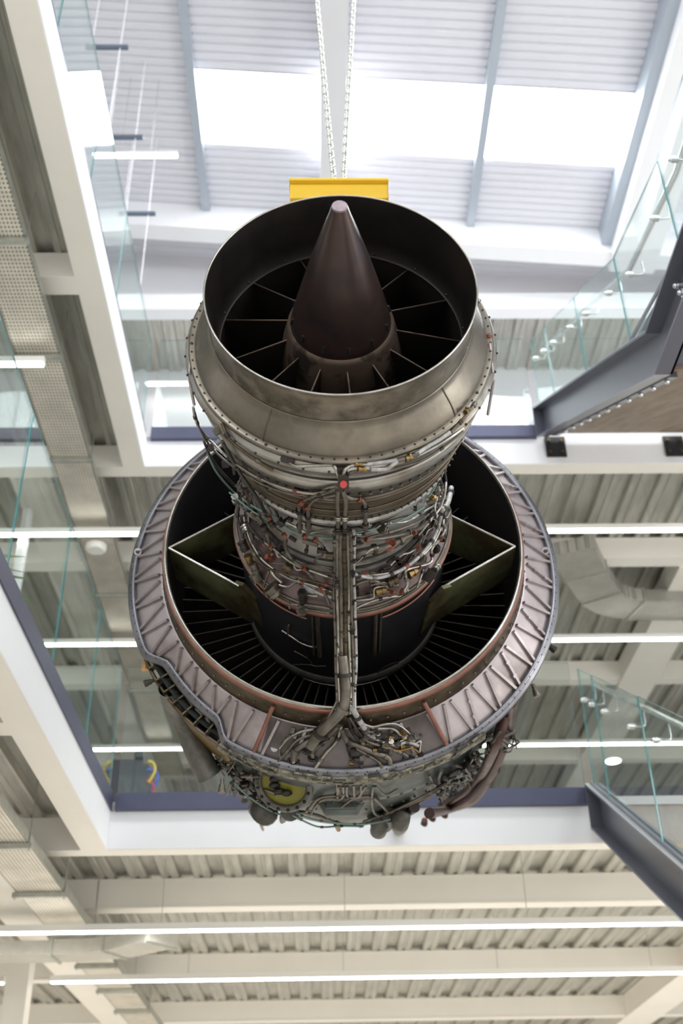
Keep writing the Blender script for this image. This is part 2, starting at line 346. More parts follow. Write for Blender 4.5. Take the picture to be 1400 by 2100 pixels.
# rafter along X against the upper wall, purlins and hoist beam along Y
def sloped(x0, x1, y0, y1, d0, d1, m):
    global tn; tn += 1; q = M()
    q.add([(x0, y0, roofz(x0)-d1), (x1, y0, roofz(x1)-d1), (x1, y1, roofz(x1)-d1), (x0, y1, roofz(x0)-d1),
           (x0, y0, roofz(x0)-d0), (x1, y0, roofz(x1)-d0), (x1, y1, roofz(x1)-d0), (x0, y1, roofz(x0)-d0)],
          [(0, 3, 2, 1), (4, 5, 6, 7), (0, 1, 5, 4), (1, 2, 6, 5), (2, 3, 7, 6), (3, 0, 4, 7)])
    return struct(q.build('trim_%d' % tn, m))
sloped(-12, 12, 10.05, 10.3, 0, 0.42, 'white_paint')
for x in (-1.44, 1.97): sloped(x-0.05, x+0.05, -3, 10.05, 0.0, 0.11, 'purlin_steel')
trim((0.04, 0.335, 1.5, 10.05, 12.22, 12.75), 'grey_white')
sloped(3.62, 3.74, -3, 10.05, 0, 0.3, 'purlin_steel'); sloped(3.74, 4.3, -3, 10.3, 0, 0.5, 'white_paint')
sloped(-5.2, -5.0, -3, 10.05, 0, 0.3, 'white_paint')
q = M(); q.bar((0.19, 3.6, 12.1), (0.19, 4.7, 12.1), 0.9, 0.2); tn += 1; struct(q.build('trim_%d' % tn, 'grey_white'))

# ================================================================ BALUSTRADES
def pane(p, u, h, t=0.010):
    """glass panel: p start of the bottom edge, u bottom edge vector, h height vector; faces of glass, cut edges teal"""
    p, u, h = (np.array(k, float) for k in (p, u, h)); nrm = np.cross(u, h); nrm /= np.linalg.norm(nrm); nrm *= t/2
    a = [p-nrm, p+u-nrm, p+u+h-nrm, p+h-nrm]; b = [k+2*nrm for k in a]
    q = M(); q.add(a+b, [(0, 1, 2, 3), (7, 6, 5, 4)], 0)
    q.add(a+b, [(0, 4, 5, 1), (1, 5, 6, 2), (2, 6, 7, 3), (3, 7, 4, 0)], 1); return q
def balustrade(name, label, segs, ztop, zc0, zc1, axis, at, group='glass balustrades round the void'):
    a0, a1 = segs[0], segs[-1]
    loc = (a0, at, zc0) if axis == 'x' else (at, a0, zc0)
    root = empty(name, loc, label, 'balustrade', group)
    q = M()
    if axis == 'x': q.box(0, a1-a0, -0.035, 0.035, 0, zc1-zc0)
    else: q.box(-0.035, 0.035, 0, a1-a0, 0, zc1-zc0)
    q.build('base_channel', 'channel_blue', root)
    for s0, s1 in zip(segs[:-1], segs[1:]):
        g = 0.006; l = s1-s0-2*g
        if axis == 'x': q = pane((s0-a0+g, 0, zc1-zc0-0.02), (l, 0, 0), (0, 0, ztop-zc1+0.02))
        else: q = pane((0, s0-a0+g, zc1-zc0-0.02), (0, l, 0), (0, 0, ztop-zc1+0.02))
        q.build('glass_panel', ['balustrade_glass', 'glass_edge'], root)
    return root
zz = {ZB2: (5.9, 'second'), ZB3: (9.65, 'third')}
balustrade('glass_balustrade', 'frameless glass balustrade on dark blue channel along far edge of the lower gallery', [XL+0.05, -0.4, 0.9, 2.18], 5.9, ZB2+0.305, ZB2+0.445, 'x', YF-0.035)
balustrade('glass_balustrade', 'frameless glass balustrade on dark blue channel along far edge of the upper gallery', [XL+0.05, -0.4, 0.9, 2.18], 9.7, ZB3+0.305, ZB3+0.445, 'x', YF-0.035)
balustrade('glass_balustrade', 'glass balustrade on dark channel along the left edge of the lower gallery', [2.9, 4.14, 5.39, 6.63, 7.87, 8.96], 5.88, ZB2+0.305, ZB2+0.445, 'y', XL-0.01)
balustrade('glass_balustrade', 'glass balustrade along the left edge of the upper gallery, mirroring the bright skylight', [2.0, 3.3, 4.6, 5.9, 7.2, 8.96], 9.65, ZB3+0.305, ZB3+0.415, 'y', XL-0.04)
balustrade('glass_balustrade', 'glass balustrade on dark channel at lower right, beyond the lower stair', [3.6, 5.0, 6.4, 7.8], 5.9, ZB2+0.305, ZB2+0.445, 'x', YF-0.035)

# ================================================================ STAIRS
S = 0.61
def stair(name, label, zt, y_end, landing, zoff):
    """flight descending towards the viewer from (YF, zt); outer face at X=2.15; stringers are channels opening outwards"""
    X0, Y0 = 2.15, 8.86
    root = empty(name, (X0, Y0, zt-0.6), label, 'staircase')
    o = np.array((X0, Y0, zt-0.6)); L = lambda x, y, z: np.array((x, y, z))-o
    top = lambda y: zt-S*(Y0-y)
    D = 0.37; W = 3.75
    for side, xs in (('near', X0), ('far', W)):
        q = M(); sg = 1 if side == 'near' else -1
        y1 = y_end
        def strip(x0, x1, zo0, zo1):
            q.prism([L(x0, Y0, top(Y0)-zo0), L(x0, y1, top(y1)-zo0), L(x0, y1, top(y1)-zo1), L(x0, Y0, top(Y0)-zo1)], (x1-x0, 0, 0))
        strip(xs+sg*0.10, xs+sg*0.115, 0, D)             # web
        strip(xs, xs+sg*0.115, 0, 0.018); strip(xs, xs+sg*0.115, D-0.018, D)   # flanges
        q.box(*(sorted((xs-o[0], xs+sg*0.115-o[0]))), -0.012, 0.0, -D+zt-o[2], zt-o[2])           # end plate
        q.build('stringer', 'stair_steel', root)
        if side == 'near':
            q = M(); strip(xs, xs+0.115, -0.008, -0.001); q.build('flange_lit_strip', 'lit_strip_alloy', root)  # pale strip added to brighten the flange top as if skylit
        if landing:
            q = M(); yl0, yl1 = landing; zt2 = top(y_end)
            q.box(xs+sg*0.10-o[0] if sg > 0 else xs-0.115-o[0], xs+0.115-o[0] if sg > 0 else xs-0.1-o[0], yl0-o[1], yl1-o[1], zt2-D-o[2], zt2-o[2])
            q.box(min(xs, xs+sg*.115)-o[0], max(xs, xs+sg*.115)-o[0], yl0-o[1], yl1-o[1], zt2-0.018-o[2], zt2-o[2])
            q.box(min(xs, xs+sg*.115)-o[0], max(xs, xs+sg*.115)-o[0], yl0-o[1], yl1-o[1], zt2-D-o[2], zt2-D+0.018-o[2])
            q.build('landing_beam', 'stair_steel', root)
    # treads and the timber lining below them
    q = M(); q.prism([L(X0+0.12, Y0, top(Y0)-0.30), L(X0+0.12, y_end, top(y_end)-0.30), L(X0+0.12, y_end, top(y_end)-0.325), L(X0+0.12, Y0, top(Y0)-0.325)], (W-X0-0.24, 0, 0))
    q.build('timber_soffit', 'plywood', root)
    ns = int((Y0-y_end)/0.27)
    for i in range(ns):
        y = Y0-0.27*(i+1); q = M(); zt_ = top(y)-0.1
        q.box(X0+0.12-o[0], W-0.12-o[0], y-o[1], y+0.27-o[1], zt_-0.04-o[2], zt_-o[2]); q.box(X0+0.12-o[0], W-0.12-o[0], y-o[1], y+0.02-o[1], zt_-0.17-o[2], zt_-0.04-o[2])
        q.build('tread', 'plywood', root)
    if landing:
        yl0, yl1 = landing; z = top(y_end)
        q = M(); q.box(X0+0.12-o[0], W-0.12-o[0], yl0-o[1], yl1-o[1], z-0.3-o[2], z-0.1-o[2]); q.build('landing_slab', 'stair_steel', root)
        for (y, zz_) in ((y_end-0.52, -0.1), (y_end-0.56, -0.2), (y_end-0.6, -0.3)):
            q = M(); q.cyl(L(X0+0.06, y, z+zz_), L(X0+0.1, y, z+zz_), 0.028, 10); q.ball(L(X0+0.05, y, z+zz_), 0.02, 6); q.build('bolt', 'bolt_chrome', root)
        for j in range(4):
            q = M(); q.ball(L(X0+0.35, y_end-0.15-0.35*j, z-0.31), 0.026, 6, sc_=(1, 1, .6)); q.build('bolt', 'bolt_chrome', root)
    # bolt row along the soffit angle
    q = M(); q.prism([L(X0+0.13, Y0-0.1, top(Y0-0.1)-0.37), L(X0+0.13, y_end+0.1, top(y_end+.1)-0.37), L(X0+0.13, y_end+.1, top(y_end+.1)-0.325), L(X0+0.13, Y0-.1, top(Y0-.1)-0.325)], (0.06, 0, 0)); q.build('soffit_angle', 'stair_steel', root)
    k = 0; y = Y0-0.3
    while y > y_end+0.1:
        q = M(); q.ball(L(X0+0.15, y, top(y)-0.385), 0.02, 6, sc_=(1, 1, .8)); q.build('bolt', 'bolt_chrome', root); y -= 0.26
    return root, o, top
st3, o3, top3 = stair('staircase', 'dark steel staircase with timber underside, upper right, coming down from the upper gallery', 8.68, 5.5, (3.0, 5.5), 0)
st2, o2, top2 = stair('staircase', 'dark steel staircase with glass side coming down from the lower gallery at bottom right', 4.76, 2.6, None, 0)
def stair_glass(label, top, ys, hgt, base_x, zflat=None, loc=None):
    root = empty('stair_balustrade', loc, label, 'balustrade', 'glass sides of the two stairs'); o = np.array(loc)
    tp = lambda y: max(top(y), zflat) if zflat else top(y)
    for y0, y1 in zip(ys[:-1], ys[1:]):
        a = np.array((base_x, y0+0.006, tp(y0)+0.004))-o; b = np.array((base_x, y1-0.006, tp(y1)+0.004))-o
        pane(a, b-a, (0, 0, hgt)).build('glass_panel', ['balustrade_glass', 'glass_edge'], root)
        for yy in (y0+0.22*(y1-y0), y1-0.22*(y1-y0)):
            z = tp(yy)+hgt-0.27; q = M(); p = np.array((base_x, yy, z))-o
            q.cyl(p+(-0.02, 0, 0), p+(0.02, 0, 0), 0.022, 12); q.ball(p+(-0.02, 0, 0), 0.018, 6)
            q.tube(catmull([p, p+(0.07, 0, 0), p+(0.1, 0, 0.02), p+(0.1, 0, 0.13)]), 0.007, 6); q.build('rail_bracket', 'stainless', root)
    q = M(); P = []
    for yy in (ys[-1]-0.1, *[y for y in ys[::-1][1:]]): P.append(np.array((base_x+0.1, yy, tp(yy)+hgt-0.12))-o)
    q.tube(P, 0.022, 12); q.build('handrail', 'stainless', root)
    q = M()
    for y0, y1 in zip(ys[:-1], ys[1:]):
        a = np.array((base_x-0.012, y0, tp(y0)-0.0))-o; b = np.array((base_x-0.012, y1, tp(y1)))-o
        for dx in (-0.02, 0.03): q.prism([a+(dx, 0, 0), b+(dx, 0, 0), b+(dx, 0, 0.03), a+(dx, 0, 0.03)], (0.012, 0, 0))
    q.build('glass_clamp', 'stair_steel', root)
stair_glass('clear glass panels with steel handrail on the upper stair and its landing', top3, [3.0, 3.8, 4.83, 5.97, 7.1, 8.2, 8.84], 0.88, 2.22, zflat=8.68-S*(8.86-5.5), loc=(2.22, 8.84, 8.68))
stair_glass('clear glass panels with thick steel handrail on the lower stair at bottom right', top2, [3.9, 5.0, 6.13, 7.27, 8.42, 8.84], 1.03, 2.22, loc=(2.22, 8.84, 4.76))
# black brackets carrying the upper stair
for i, x in enumerate((2.36, 3.55)):
    q = M(); q.box(-0.1, 0.1, -0.02, 0.0, -0.12, 0.12)
    for a in (-0.06, 0.06):
        for b in (-0.07, 0.07): q.cyl((a, -0.035, b), (a, -0.02, b), 0.014, 6, 1)
    tag(q.build('stair_bracket', ['black_steel', 'brass'], loc=(x, YF-0.012, ZB3+0.2)), ('black bolted bracket under the foot of the upper stair, nearest the stringer', 'black bolted bracket under the upper stair, at the right edge of the picture')[i], 'bracket')

# ================================================================ SERVICES
def hanger_set(root, ys, x0, x1, z, o, up):
    for y in ys:
        q = M(); q.box(x0-0.03-o[0], x1+0.03-o[0], y-0.02-o[1], y+0.02-o[1], z-0.045-o[2], z-0.005-o[2]); c = q.build('cross_support', 'galvanised', root)
        for x in (x0-0.01, x1+0.01):
            q = M(); q.cyl((x-o[0], y-o[1], z-0.06-o[2]), (x-o[0], y-o[1], up-o[2]), 0.005, 6); q.build('hanging_rod', 'galvanised', c)
def tray(label, x0, x1, y0, y1, z, ys, up):
    o = (x0, y0, z); root = empty('cable_tray', o, label, 'cable tray')
    q = M(); q.box(0, x1-x0, 0, y1-y0, 0, 0.006); q.build('tray_bed', 'tray_metal', root)
    for x in (0, x1-x0):
        q = M(); q.box(x-0.004, x+0.004, 0, y1-y0, 0, 0.075); q.build('side_rail', 'galvanised', root)
    for k in range(3):
        q = M(); xx = 0.06+0.08*k; q.tube(catmull([(xx+0.01*math.sin(i*1.7+k), i*(y1-y0)/12, 0.022) for i in range(13)], 3), 0.013, 6); q.build('cable', ('black_steel', 'channel_blue', 'pipe_dark')[k], root)
    hanger_set(root, ys, x0, x1, z, o, up)
    return root
tray('perforated galvanised cable tray hung beneath the upper gallery at upper left', -2.50, -2.14, 3.2, 17.0, 7.85, (4.55, 5.81, 7.09, 8.54, 9.84, 11.13, 12.4, 13.7), ZB3+0.27)
tray('perforated galvanised cable tray hung beneath the lower gallery at bottom left', -2.49, -2.11, 3.5, 16.5, 4.1, (5.5, 6.8, 8.09, 9.4, 10.8, 12.14, 13.43, 14.7), ZB2+0.27)
def duct(label, pts, w, h, z, m):
    o = (pts[0][0], pts[0][1], z); root = empty('air_duct', o, label, 'duct')
    P = [np.array((p[0], p[1], 0.0)) for p in pts]; q = M(); vs = []
    P = catmull(P, 6)
    for i, p in enumerate(P):
        d = P[min(i+1, len(P)-1)]-P[max(i-1, 0)]; d /= np.linalg.norm(d); nr = np.array((-d[1], d[0], 0))
        for (s, zz_) in ((-1, 0), (1, 0), (1, h), (-1, h)): vs.append((p+nr*s*w/2-np.array((o[0], o[1], 0)))+np.array((0, 0, zz_)))
    k = len(P)
    q.add(vs, [(4*i+j, 4*i+(j+1) % 4, 4*i+4+(j+1) % 4, 4*i+4+j) for i in range(k-1) for j in range(4)]+[(3, 2, 1, 0), (4*k-4, 4*k-3, 4*k-2, 4*k-1)])
    q.build('duct_body', m, root)
    L_ = 0; last = P[0]; 
    for i in range(1, k-1):
        L_ += np.linalg.norm(P[i]-last); last = P[i]
        if L_ > 0.55:
            L_ = 0; d = P[i+1]-P[i-1]; d /= np.linalg.norm(d); nr = np.array((-d[1], d[0], 0)); q = M()
            q.obox(P[i]-np.array((o[0], o[1], 0))+np.array((0, 0, h/2)), nr*(w/2+0.015), d*0.012, (0, 0, h/2+0.015)); q.build('joint_flange', 'galvanised', root)
    return root
duct('galvanised duct bending to the right under the upper ceiling, right of the engine', [(2.75, 10.4), (3.0, 10.95), (3.35, 11.55), (3.75, 11.76), (4.4, 11.78), (8, 11.78)], 0.48, 0.16, 7.92, 'duct_perforated')
duct('ribbed galvanised duct crossing the tray at bottom left', [(-7, 10.9), (-4, 10.9), (-2.45, 10.9), (-1.95, 10.8), (-1.65, 10.6), (-1.4, 10.4)], 0.36, 0.12, 3.9, 'duct_steel')
# linear lights
def light(label, x0, x1, y, z, up, group='linear ceiling lights', h=0.07):
    o = ((x0+x1)/2, y, z); root = empty('linear_light', o, label, 'light', group); a = (x1-x0)/2
    q = M(); q.box(-a, a, -0.03, 0.03, 0.012, h); q.build('housing', 'plastic_white', root)
    q = M(); q.box(-a+0.01, a-0.01, -0.028, 0.028, 0, 0.012); q.build('diffuser', 'led_strip', root)
    k = max(2, int((x1-x0)/1.6))
    for i in range(k):
        x = -a+1.4+(2*a-2.8)*i/(k-1) if a > 1 else -a+0.3+(2*a-0.6)*i/(k-1); q = M(); q.cyl((x, 0, h), (x, 0, up-z), 0.003, 5); q.build('suspension_wire', 'galvanised', root)
light('long linear light under the upper gallery, highest of the three beside the ribbed ring', -6, 8, 9.66, 7.71, ZB3+0.265)
light('long linear light under the upper gallery, middle of the three beside the ribbed ring', -3.34, 8, 12.12, 7.71, ZB3+0.265)
light('long linear light under the upper gallery, lowest of the three beside the ribbed ring', -3.3, 8, 15.47, 7.71, ZB3+0.265)
light('long linear light beneath the lower gallery ceiling, upper of the two crossing the bottom', -6, 8, 10.17, 3.95, ZB2+0.265)
light('long linear light beneath the lower gallery ceiling, lower of the two crossing the bottom', -2.78, 8, 12.28, 3.95, ZB2+0.265)
light('linear light ending behind the column at the bottom left corner', -8, -3.25, 12.28, 3.95, ZB2+0.265)
light('short linear light end hanging at the left edge over the cable tray', -6, -2.24, 7.04, 7.7, ZB3+0.265)
light('short linear light hanging high at upper left under the roof, beside the mirrored skylight', -2.46, -1.53, 8.19, 11.7, 13.07, h=0.05)
light('faint linear light by the far wall, seen through glass left of the engine', -2.39, -1.3, 12.05, 11.68, 12.1, h=0.05)
# roof brackets with rods
for i, (y, lb) in enumerate(((6.87, 'topmost'), (7.96, 'middle'), (9.03, 'lowest'))):
    o = (-2.05, y, 11.7); root = empty('roof_bracket', o, 'dark channel bracket on thin hanging rods at upper left, %s of the three' % lb, 'bracket', 'channel brackets under the roof')
    q = M(); q.box(-0.25, 0.17, -0.02, 0.02, 0, 0.04); q.build('channel', 'slate_door', root)
    for x in (-0.2, 0.09):
        q = M(); q.cyl((x, 0, -1.3 if x > 0 else 0.04), (x, 0, 1.37), 0.006, 6); q.build('rod', 'white_paint', root)
# disc, spot, cabinet
q = M(); q.tube([(0, 0, 0.05), (0, 0, 0.0), (0, 0, -0.02)], [0.11, 0.11, 0.085], 32); tag(q.build('ceiling_speaker', 'plastic_white', loc=(-2.34, 10.07, 7.79)), 'round white disc fitting on the underside of the upper cable tray', 'ceiling fitting')
root = empty('downlight', (4.6, 16.9, 7.99), 'round glowing downlight seen through the lower stair glass', 'light')
q = M(); q.cyl((0, 0, 0.012), (0, 0, 0.06), 0.13, 28); q.build('housing', 'plastic_white', root); q = M(); q.cyl((0, 0, 0), (0, 0, 0.012), 0.11, 28); q.build('diffuser', 'led_white', root)
root = empty('equipment_cabinet', (-1.72, 10.0, ZB2+0.403), 'black equipment cabinet with coloured cables standing behind the glass left of the engine', 'cabinet')
q = M(); q.box(-0.24, 0.16, -0.2, 0.2, 0, 0.62); q.box(-0.2, 0.1, -0.16, 0.16, 0.62, 0.68); q.box(0.02, 0.1, -0.2, -0.1, 0.68, 0.74); q.build('body', 'cabinet_dark', root, 0.01)
for i, (mm, x) in enumerate((('cable_red', 0.2), ('cable_blue', 0.23), ('cable_yellow', 0.2))):
    z0 = (0.36, 0.46, 0.54)[i]; q = M(); q.tube(catmull([(x-0.03, -0.2, z0-0.1), (x+0.02, -0.21, z0), (x, -0.2, z0+0.08), (0.15, -0.2, z0+0.1)]), 0.014, 6); q.build('cable', mm, root)
root = empty('potted_plant', (-2.35, 6.6, ZB2+0.403), 'green leafy plant behind the left glass of the lower gallery', 'plant')
random.seed(3)
q = M(); q.tube([(0, 0, 0), (0, 0, 0.3)], [0.1, 0.14], 16); q.build('pot', 'plastic_white', root)
mat('leaf', (0.12, 0.3, 0.06), 0.5, col2=(0.2, 0.4, 0.1), scale=9)
q = M()
for i in range(36):
    a = random.uniform(0, 6.28); l = random.uniform(0.25, 0.5); z0 = random.uniform(0.3, 0.6); d = np.array((math.cos(a), math.sin(a), 0)); s_ = np.array((-math.sin(a), math.cos(a), 0))*0.035
    p = np.array((0, 0, z0)); q.add([p-s_*.3, p+s_*.3, p+d*l*.5+s_+(0, 0, l*.5), p+d*l*.5-s_+(0, 0, l*.5), p+d*l+(0, 0, l*.35)], [(0, 1, 2, 3), (3, 2, 4)])
q.cyl((0, 0, 0.28), (0, 0, 0.6), 0.015, 6); q.build('foliage', 'leaf', root)
# ================================================================ JET ENGINE
EO = V(0.083, 2.98, 4.537); ERZ = -0.0191
eng = empty('jet_engine', tuple(EO), 'large grimy jet engine hung overhead with pointed exhaust cone and wide ribbed ring', 'jet engine', rz=ERZ)
_c, _s = math.cos(-ERZ), math.sin(-ERZ)
def to_local(p): x, y, z = np.array(p)-EO; return np.array((_c*x-_s*y, _s*x+_c*y, z))
def dir_local(d): return np.array((_c*d[0]-_s*d[1], _s*d[0]+_c*d[1], d[2]))
def pol(a, y, r): a = math.radians(a); return np.array((r*math.sin(a), y, -r*math.cos(a)))
PROF = [(0, .497), (.15, .49), (.27, .562), (.285, .562), (.285, .585), (.33, .583), (.42, .562), (.55, .537), (.62, .524), (.80, .476), (.845, .47), (.87, .425), (1.30, .41), (1.42, .44), (1.53, .52), (1.56, .52), (1.60, .50), (2.5, .50)]
RING = [(1.76, .885), (1.90, .906), (1.908, .92), (2.03, 1.062), (2.06, 1.10)]
CASE = [(2.05, 1.08), (2.15, 1.03), (2.7, 1.0), (3.05, 0.97), (3.4, 0.93)]
def interp(prof, y):
    for (a, r0), (b, r1) in zip(prof[:-1], prof[1:]):
        if a <= y <= b and b > a: return r0+(r1-r0)*(y-a)/(b-a)
    return None
def surf(px, py, prof=PROF, off=0.0):
    """point of the engine surface (plus a stand-off) that the photograph shows there, in engine coordinates"""
    o = to_local(CAM); d = dir_local(ray(px, py)); t = 1.0; inside = None
    while t < 9:
        p = o+d*t; R = interp(prof, p[1])
        if R is not None and math.hypot(p[0], p[2]) <= R+off: return p
        t += 0.004
    t = -(o[0]*d[0]+o[2]*d[2])/(d[0]**2+d[2]**2); return o+d*t
def E(name, q, m, parent=None, **k): return q.build(name, m, parent if parent is not None else eng, **k)
R_ = M.rev
def rev(name, prof, m, parent=None, **k): q = M(); q.rev(prof, **k); return E(name, q, m, parent)

# ---- exhaust nozzle and turbine case
q = M(); q.rev([(.15, .49), (.10, .488), (.03, .492), (0.0, .498), (-.004, .500), (-.006, .498), (-.004, .494)], mi=0)
q.rev([(-.004, .494), (.03, .487), (.2, .478), (.27, .474), (.275, .465)], mi=1); noz = E('exhaust_nozzle', q, ['neck_metal', 'soot_metal'])
q = M(); q.tube([pol(a*3, -.004, .498) for a in range(120)], .0035, 6, closed=True); E('nozzle_lip', q, 'lip_bright', noz)
q = M(); q.rev([(.152, .491), (.156, .495), (.162, .493), (.185, .508), (.215, .535), (.24, .551), (.262, .561), (.27, .563)]); rc = E('rear_cover', q, 'nozzle_metal')
for a in (-31, 47, 140, -120):
    q = M(); P = [(y, r) for y, r in ((.165, .4965), (.185, .510), (.215, .537), (.24, .553), (.265, .564))]
    q.tube([pol(a, y, r) for y, r in P], .0022, 4); E('panel_seam', q, 'flange_grey', rc)
q = M(); q.rev([(.268, .555), (.266, .578), (.270, .586), (.284, .586), (.288, .57)]); 
for i in range(84):
    a = i*360/84+1; p = pol(a, .2655, .5735); q.cyl(p+(0, -.0012, 0), p, .0042 if i % 7 else .0062, 8, 1)
E('rear_flange', q, ['nozzle_metal', 'black_steel'])
q = M(); q.rev([(.284, .574), (.30, .597), (.305, .602), (.312, .602), (.318, .596), (.322, .592), (.37, .583)])
for i in range(40):
    p = pol(i*9+4, .305, .602); q.ball(p, .0055, 4, 1)
E('strap_ring', q, ['case_silver', 'black_steel'])
rev('case_band', [(.365, .580), (.372, .584), (.378, .577), (.40, .574), (.405, .566), (.412, .562)], 'pipe_dark')
rev('case_band', [(.41, .562), (.416, .572), (.428, .573), (.47, .565), (.497, .559), (.503, .546)], 'case_silver')
def bolt_flange(y0, y1, R, n, m='flange_dark', bolt_r=.0075, bm='pipe_dull', every=1):
    q = M(); q.rev([(y0, R-.014), (y0+.002, R+.008), (y0+.008, R+.010), ((y0+y1)/2, R+.010), (y1-.006, R+.008), (y1, R-.02)]); f = E('bolt_flange', q, m)
    b0 = None
    for i in range(n):
        q = M(); a = (i+.5)*360/n; p = pol(a, (y0+y1)/2-.004, R+.010); d = pol(a, 0, 1)
        q.cyl(p-d*.004, p+d*.008, bolt_r, 6); q.ball(p+d*.008, bolt_r*.6, 4); E('bolt', q, bm, f)
    return f
bolt_flange(.503, .574, .533, 84, bolt_r=.0065)
rev('case_band', [(.572, .528), (.576, .536), (.584, .538), (.60, .531), (.625, .527), (.63, .520), (.70, .505), (.755, .493), (.77, .486)], 'case_brown')
q = M()
for (y, R) in ((.60, .534), (.70, .508), (.762, .492)): q.tube([pol(a*3, y, R) for a in range(120)], .004, 5, closed=True)
E('case_bead', q, 'case_brown')
bolt_flange(.772, .806, .482, 96, bolt_r=.0048, bm='flange_grey')
rev('case_band', [(.803, .470), (.808, .486), (.84, .482), (.862, .476), (.866, .462), (.872, .44)], 'core_white')
# inner nozzle: liner, vanes, hub, tail cone
rev('nozzle_liner', [(.27, .474), (.30, .470), (.36, .462), (.55, .44), (.8, .42)], 'soot_metal')
q = M()
for i in range(16):
    p = pol(i*22.5+5, .262, .4745); q.ball(p, .006, 4)
E('liner_pin', q, 'black_steel', noz)
hub = rev('exhaust_hub', [(.17, .190), (.178, .201), (.19, .205), (.26, .222), (.34, .236), (.6, .25), (.8, .25)], 'hub_metal')
base_vane = None
for i in range(13):
    a = 5.6+i*360/13; q = M(); P = []
    for (y, r) in ((.205, .20), (.30, .475)): P.append((y, r))
    rad = pol(a, 0, 1); tan = np.array((math.cos(math.radians(a)), 0, math.sin(math.radians(a)))); A = [rad*.20+(0, .215, 0), rad*.478+(0, .285, 0), rad*.45+tan*.02+(0, .72, 0), rad*.24+tan*.02+(0, .72, 0)]
    th = tan*.0035; q.add([p-th for p in A]+[p+th for p in A], [(0, 1, 2, 3), (7, 6, 5, 4), (0, 4, 5, 1), (1, 5, 6, 2), (2, 6, 7, 3), (3, 7, 4, 0)], 0)
    q.tube([A[0], A[1]], .0032, 6, 1)
    E('exit_vane', q, ['soot_metal', 'hub_metal'])
rev('turbine_disc', [(.72, .24), (.72, .35), (.74, .45)], 'black_steel')
cone = rev('tail_cone', [(-.392, .0265), (-.36, .036), (-.28, .063), (-.18, .095), (-.06, .130), (.06, .164), (.14, .184), (.172, .1915), (.178, .189)], 'cone_metal')
q = M(); q.rev([(-.3925, .0), (-.3925, .0262)], n=48, smooth=False); q.rev([(-.3925, .0262), (-.388, .0278)], n=48); E('cone_cap', q, 'cone_tip_metal', cone)
q = M()
for i in range(12):
    q = M(); a = i*30+9; rad = pol(a, 0, 1); p = pol(a, .135, .183); q.tube([p+rad*.0008+(0, -.014, 0)-rad*.004, p+rad*.0012, p+rad*.0008+(0, .014, 0)+rad*.004], .0065, 6); E('access_slot', q, 'black_steel', cone)

q = M(); q.tube([pol(a*3, .178, .1915) for a in range(120)], .004, 6, closed=True); E('cone_seam', q, 'soot_metal', cone)
q = M(); a0 = surf(717, 720, [(-.39, .026), (.17, .1915)], .001); q.add([a0, a0+(.010, -.004, .004), a0+(.013, -.012, .002), a0+(.004, -.016, -.002), a0+(-.004, -.006, -.003)], [(0, 1, 2, 3, 4)]); E('torn_label', q, 'brass', cone)

# ---- core
rev('core_case', [(.85, .43), (.868, .428), (.90, .422), (1.0, .416), (1.15, .412), (1.30, .412), (1.36, .42)], 'core_white')
q = M()
for (y, R, r) in ((.90, .424, .006), (.96, .42, .005), (1.24, .414, .006), (1.30, .415, .007)): q.tube([pol(a*3, y, R) for a in range(120)], r, 5, closed=True)
E('core_bead', q, 'pipe_dark')
rev('core_flare', [(1.34, .42), (1.40, .435), (1.46, .465), (1.50, .495), (1.515, .505)], 'purple_metal')
q = M()
for (y, R, r) in ((1.515, .508, .007), (1.53, .514, .004), (1.54, .518, .004)): q.tube([pol(a*3, y, R) for a in range(120)], r, 6, closed=True)
E('core_rim', q, 'pipe_dull')
q = M(); q.rev([(1.543, .505), (1.54, .522), (1.555, .526), (1.575, .522), (1.58, .50)]); E('copper_rim', q, 'copper_paint')
bar = rev('inner_barrel', [(1.575, .50), (1.6, .503), (1.9, .505), (2.2, .505), (2.3, .506)], 'barrel_dark')
rev('barrel_band', [(2.24, .506), (2.245, .514), (2.31, .516), (2.32, .508)], 'gear_grey')
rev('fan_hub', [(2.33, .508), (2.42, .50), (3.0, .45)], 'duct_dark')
for a in (-14, 16):                       # split-line rails and copper edge strips of the barrel
    q = M(); q.tube([pol(a, 1.59, .512), pol(a, 2.0, .514)], .012, 4); q.tube([pol(a-3*np.sign(a)*-1, 1.59, .512), pol(a-3*np.sign(a)*-1, 2.0, .514)], .006, 4); E('split_rail', q, 'grime', bar)
q = M(); q.tube(catmull([pol(a, 1.64, .512) for a in range(-60, -17, 4)], 2), .005, 6); E('copper_strip', q, 'copper_paint', bar)
q = M(); q.tube(catmull([pol(a, 1.64, .512) for a in range(20, 60, 4)], 2), .005, 6); E('copper_strip', q, 'copper_paint', bar)
q = M(); c = surf(795, 1372, PROF, .003); rr = c.copy(); rr[1] = 0; rr /= np.linalg.norm(rr); tt = np.cross(rr, (0, 1, 0))
q.tube([c+tt*.06*math.cos(t)+np.array((0, .05*math.sin(t), 0)) for t in np.linspace(0, 2*PI, 24, endpoint=False)], .005, 6, closed=True); q.obox(c, tt*.03, (0, .012, 0), rr*.008); q.ball(c+tt*.03, .012, 5); E('oval_port', q, 'pipe_brown', bar)
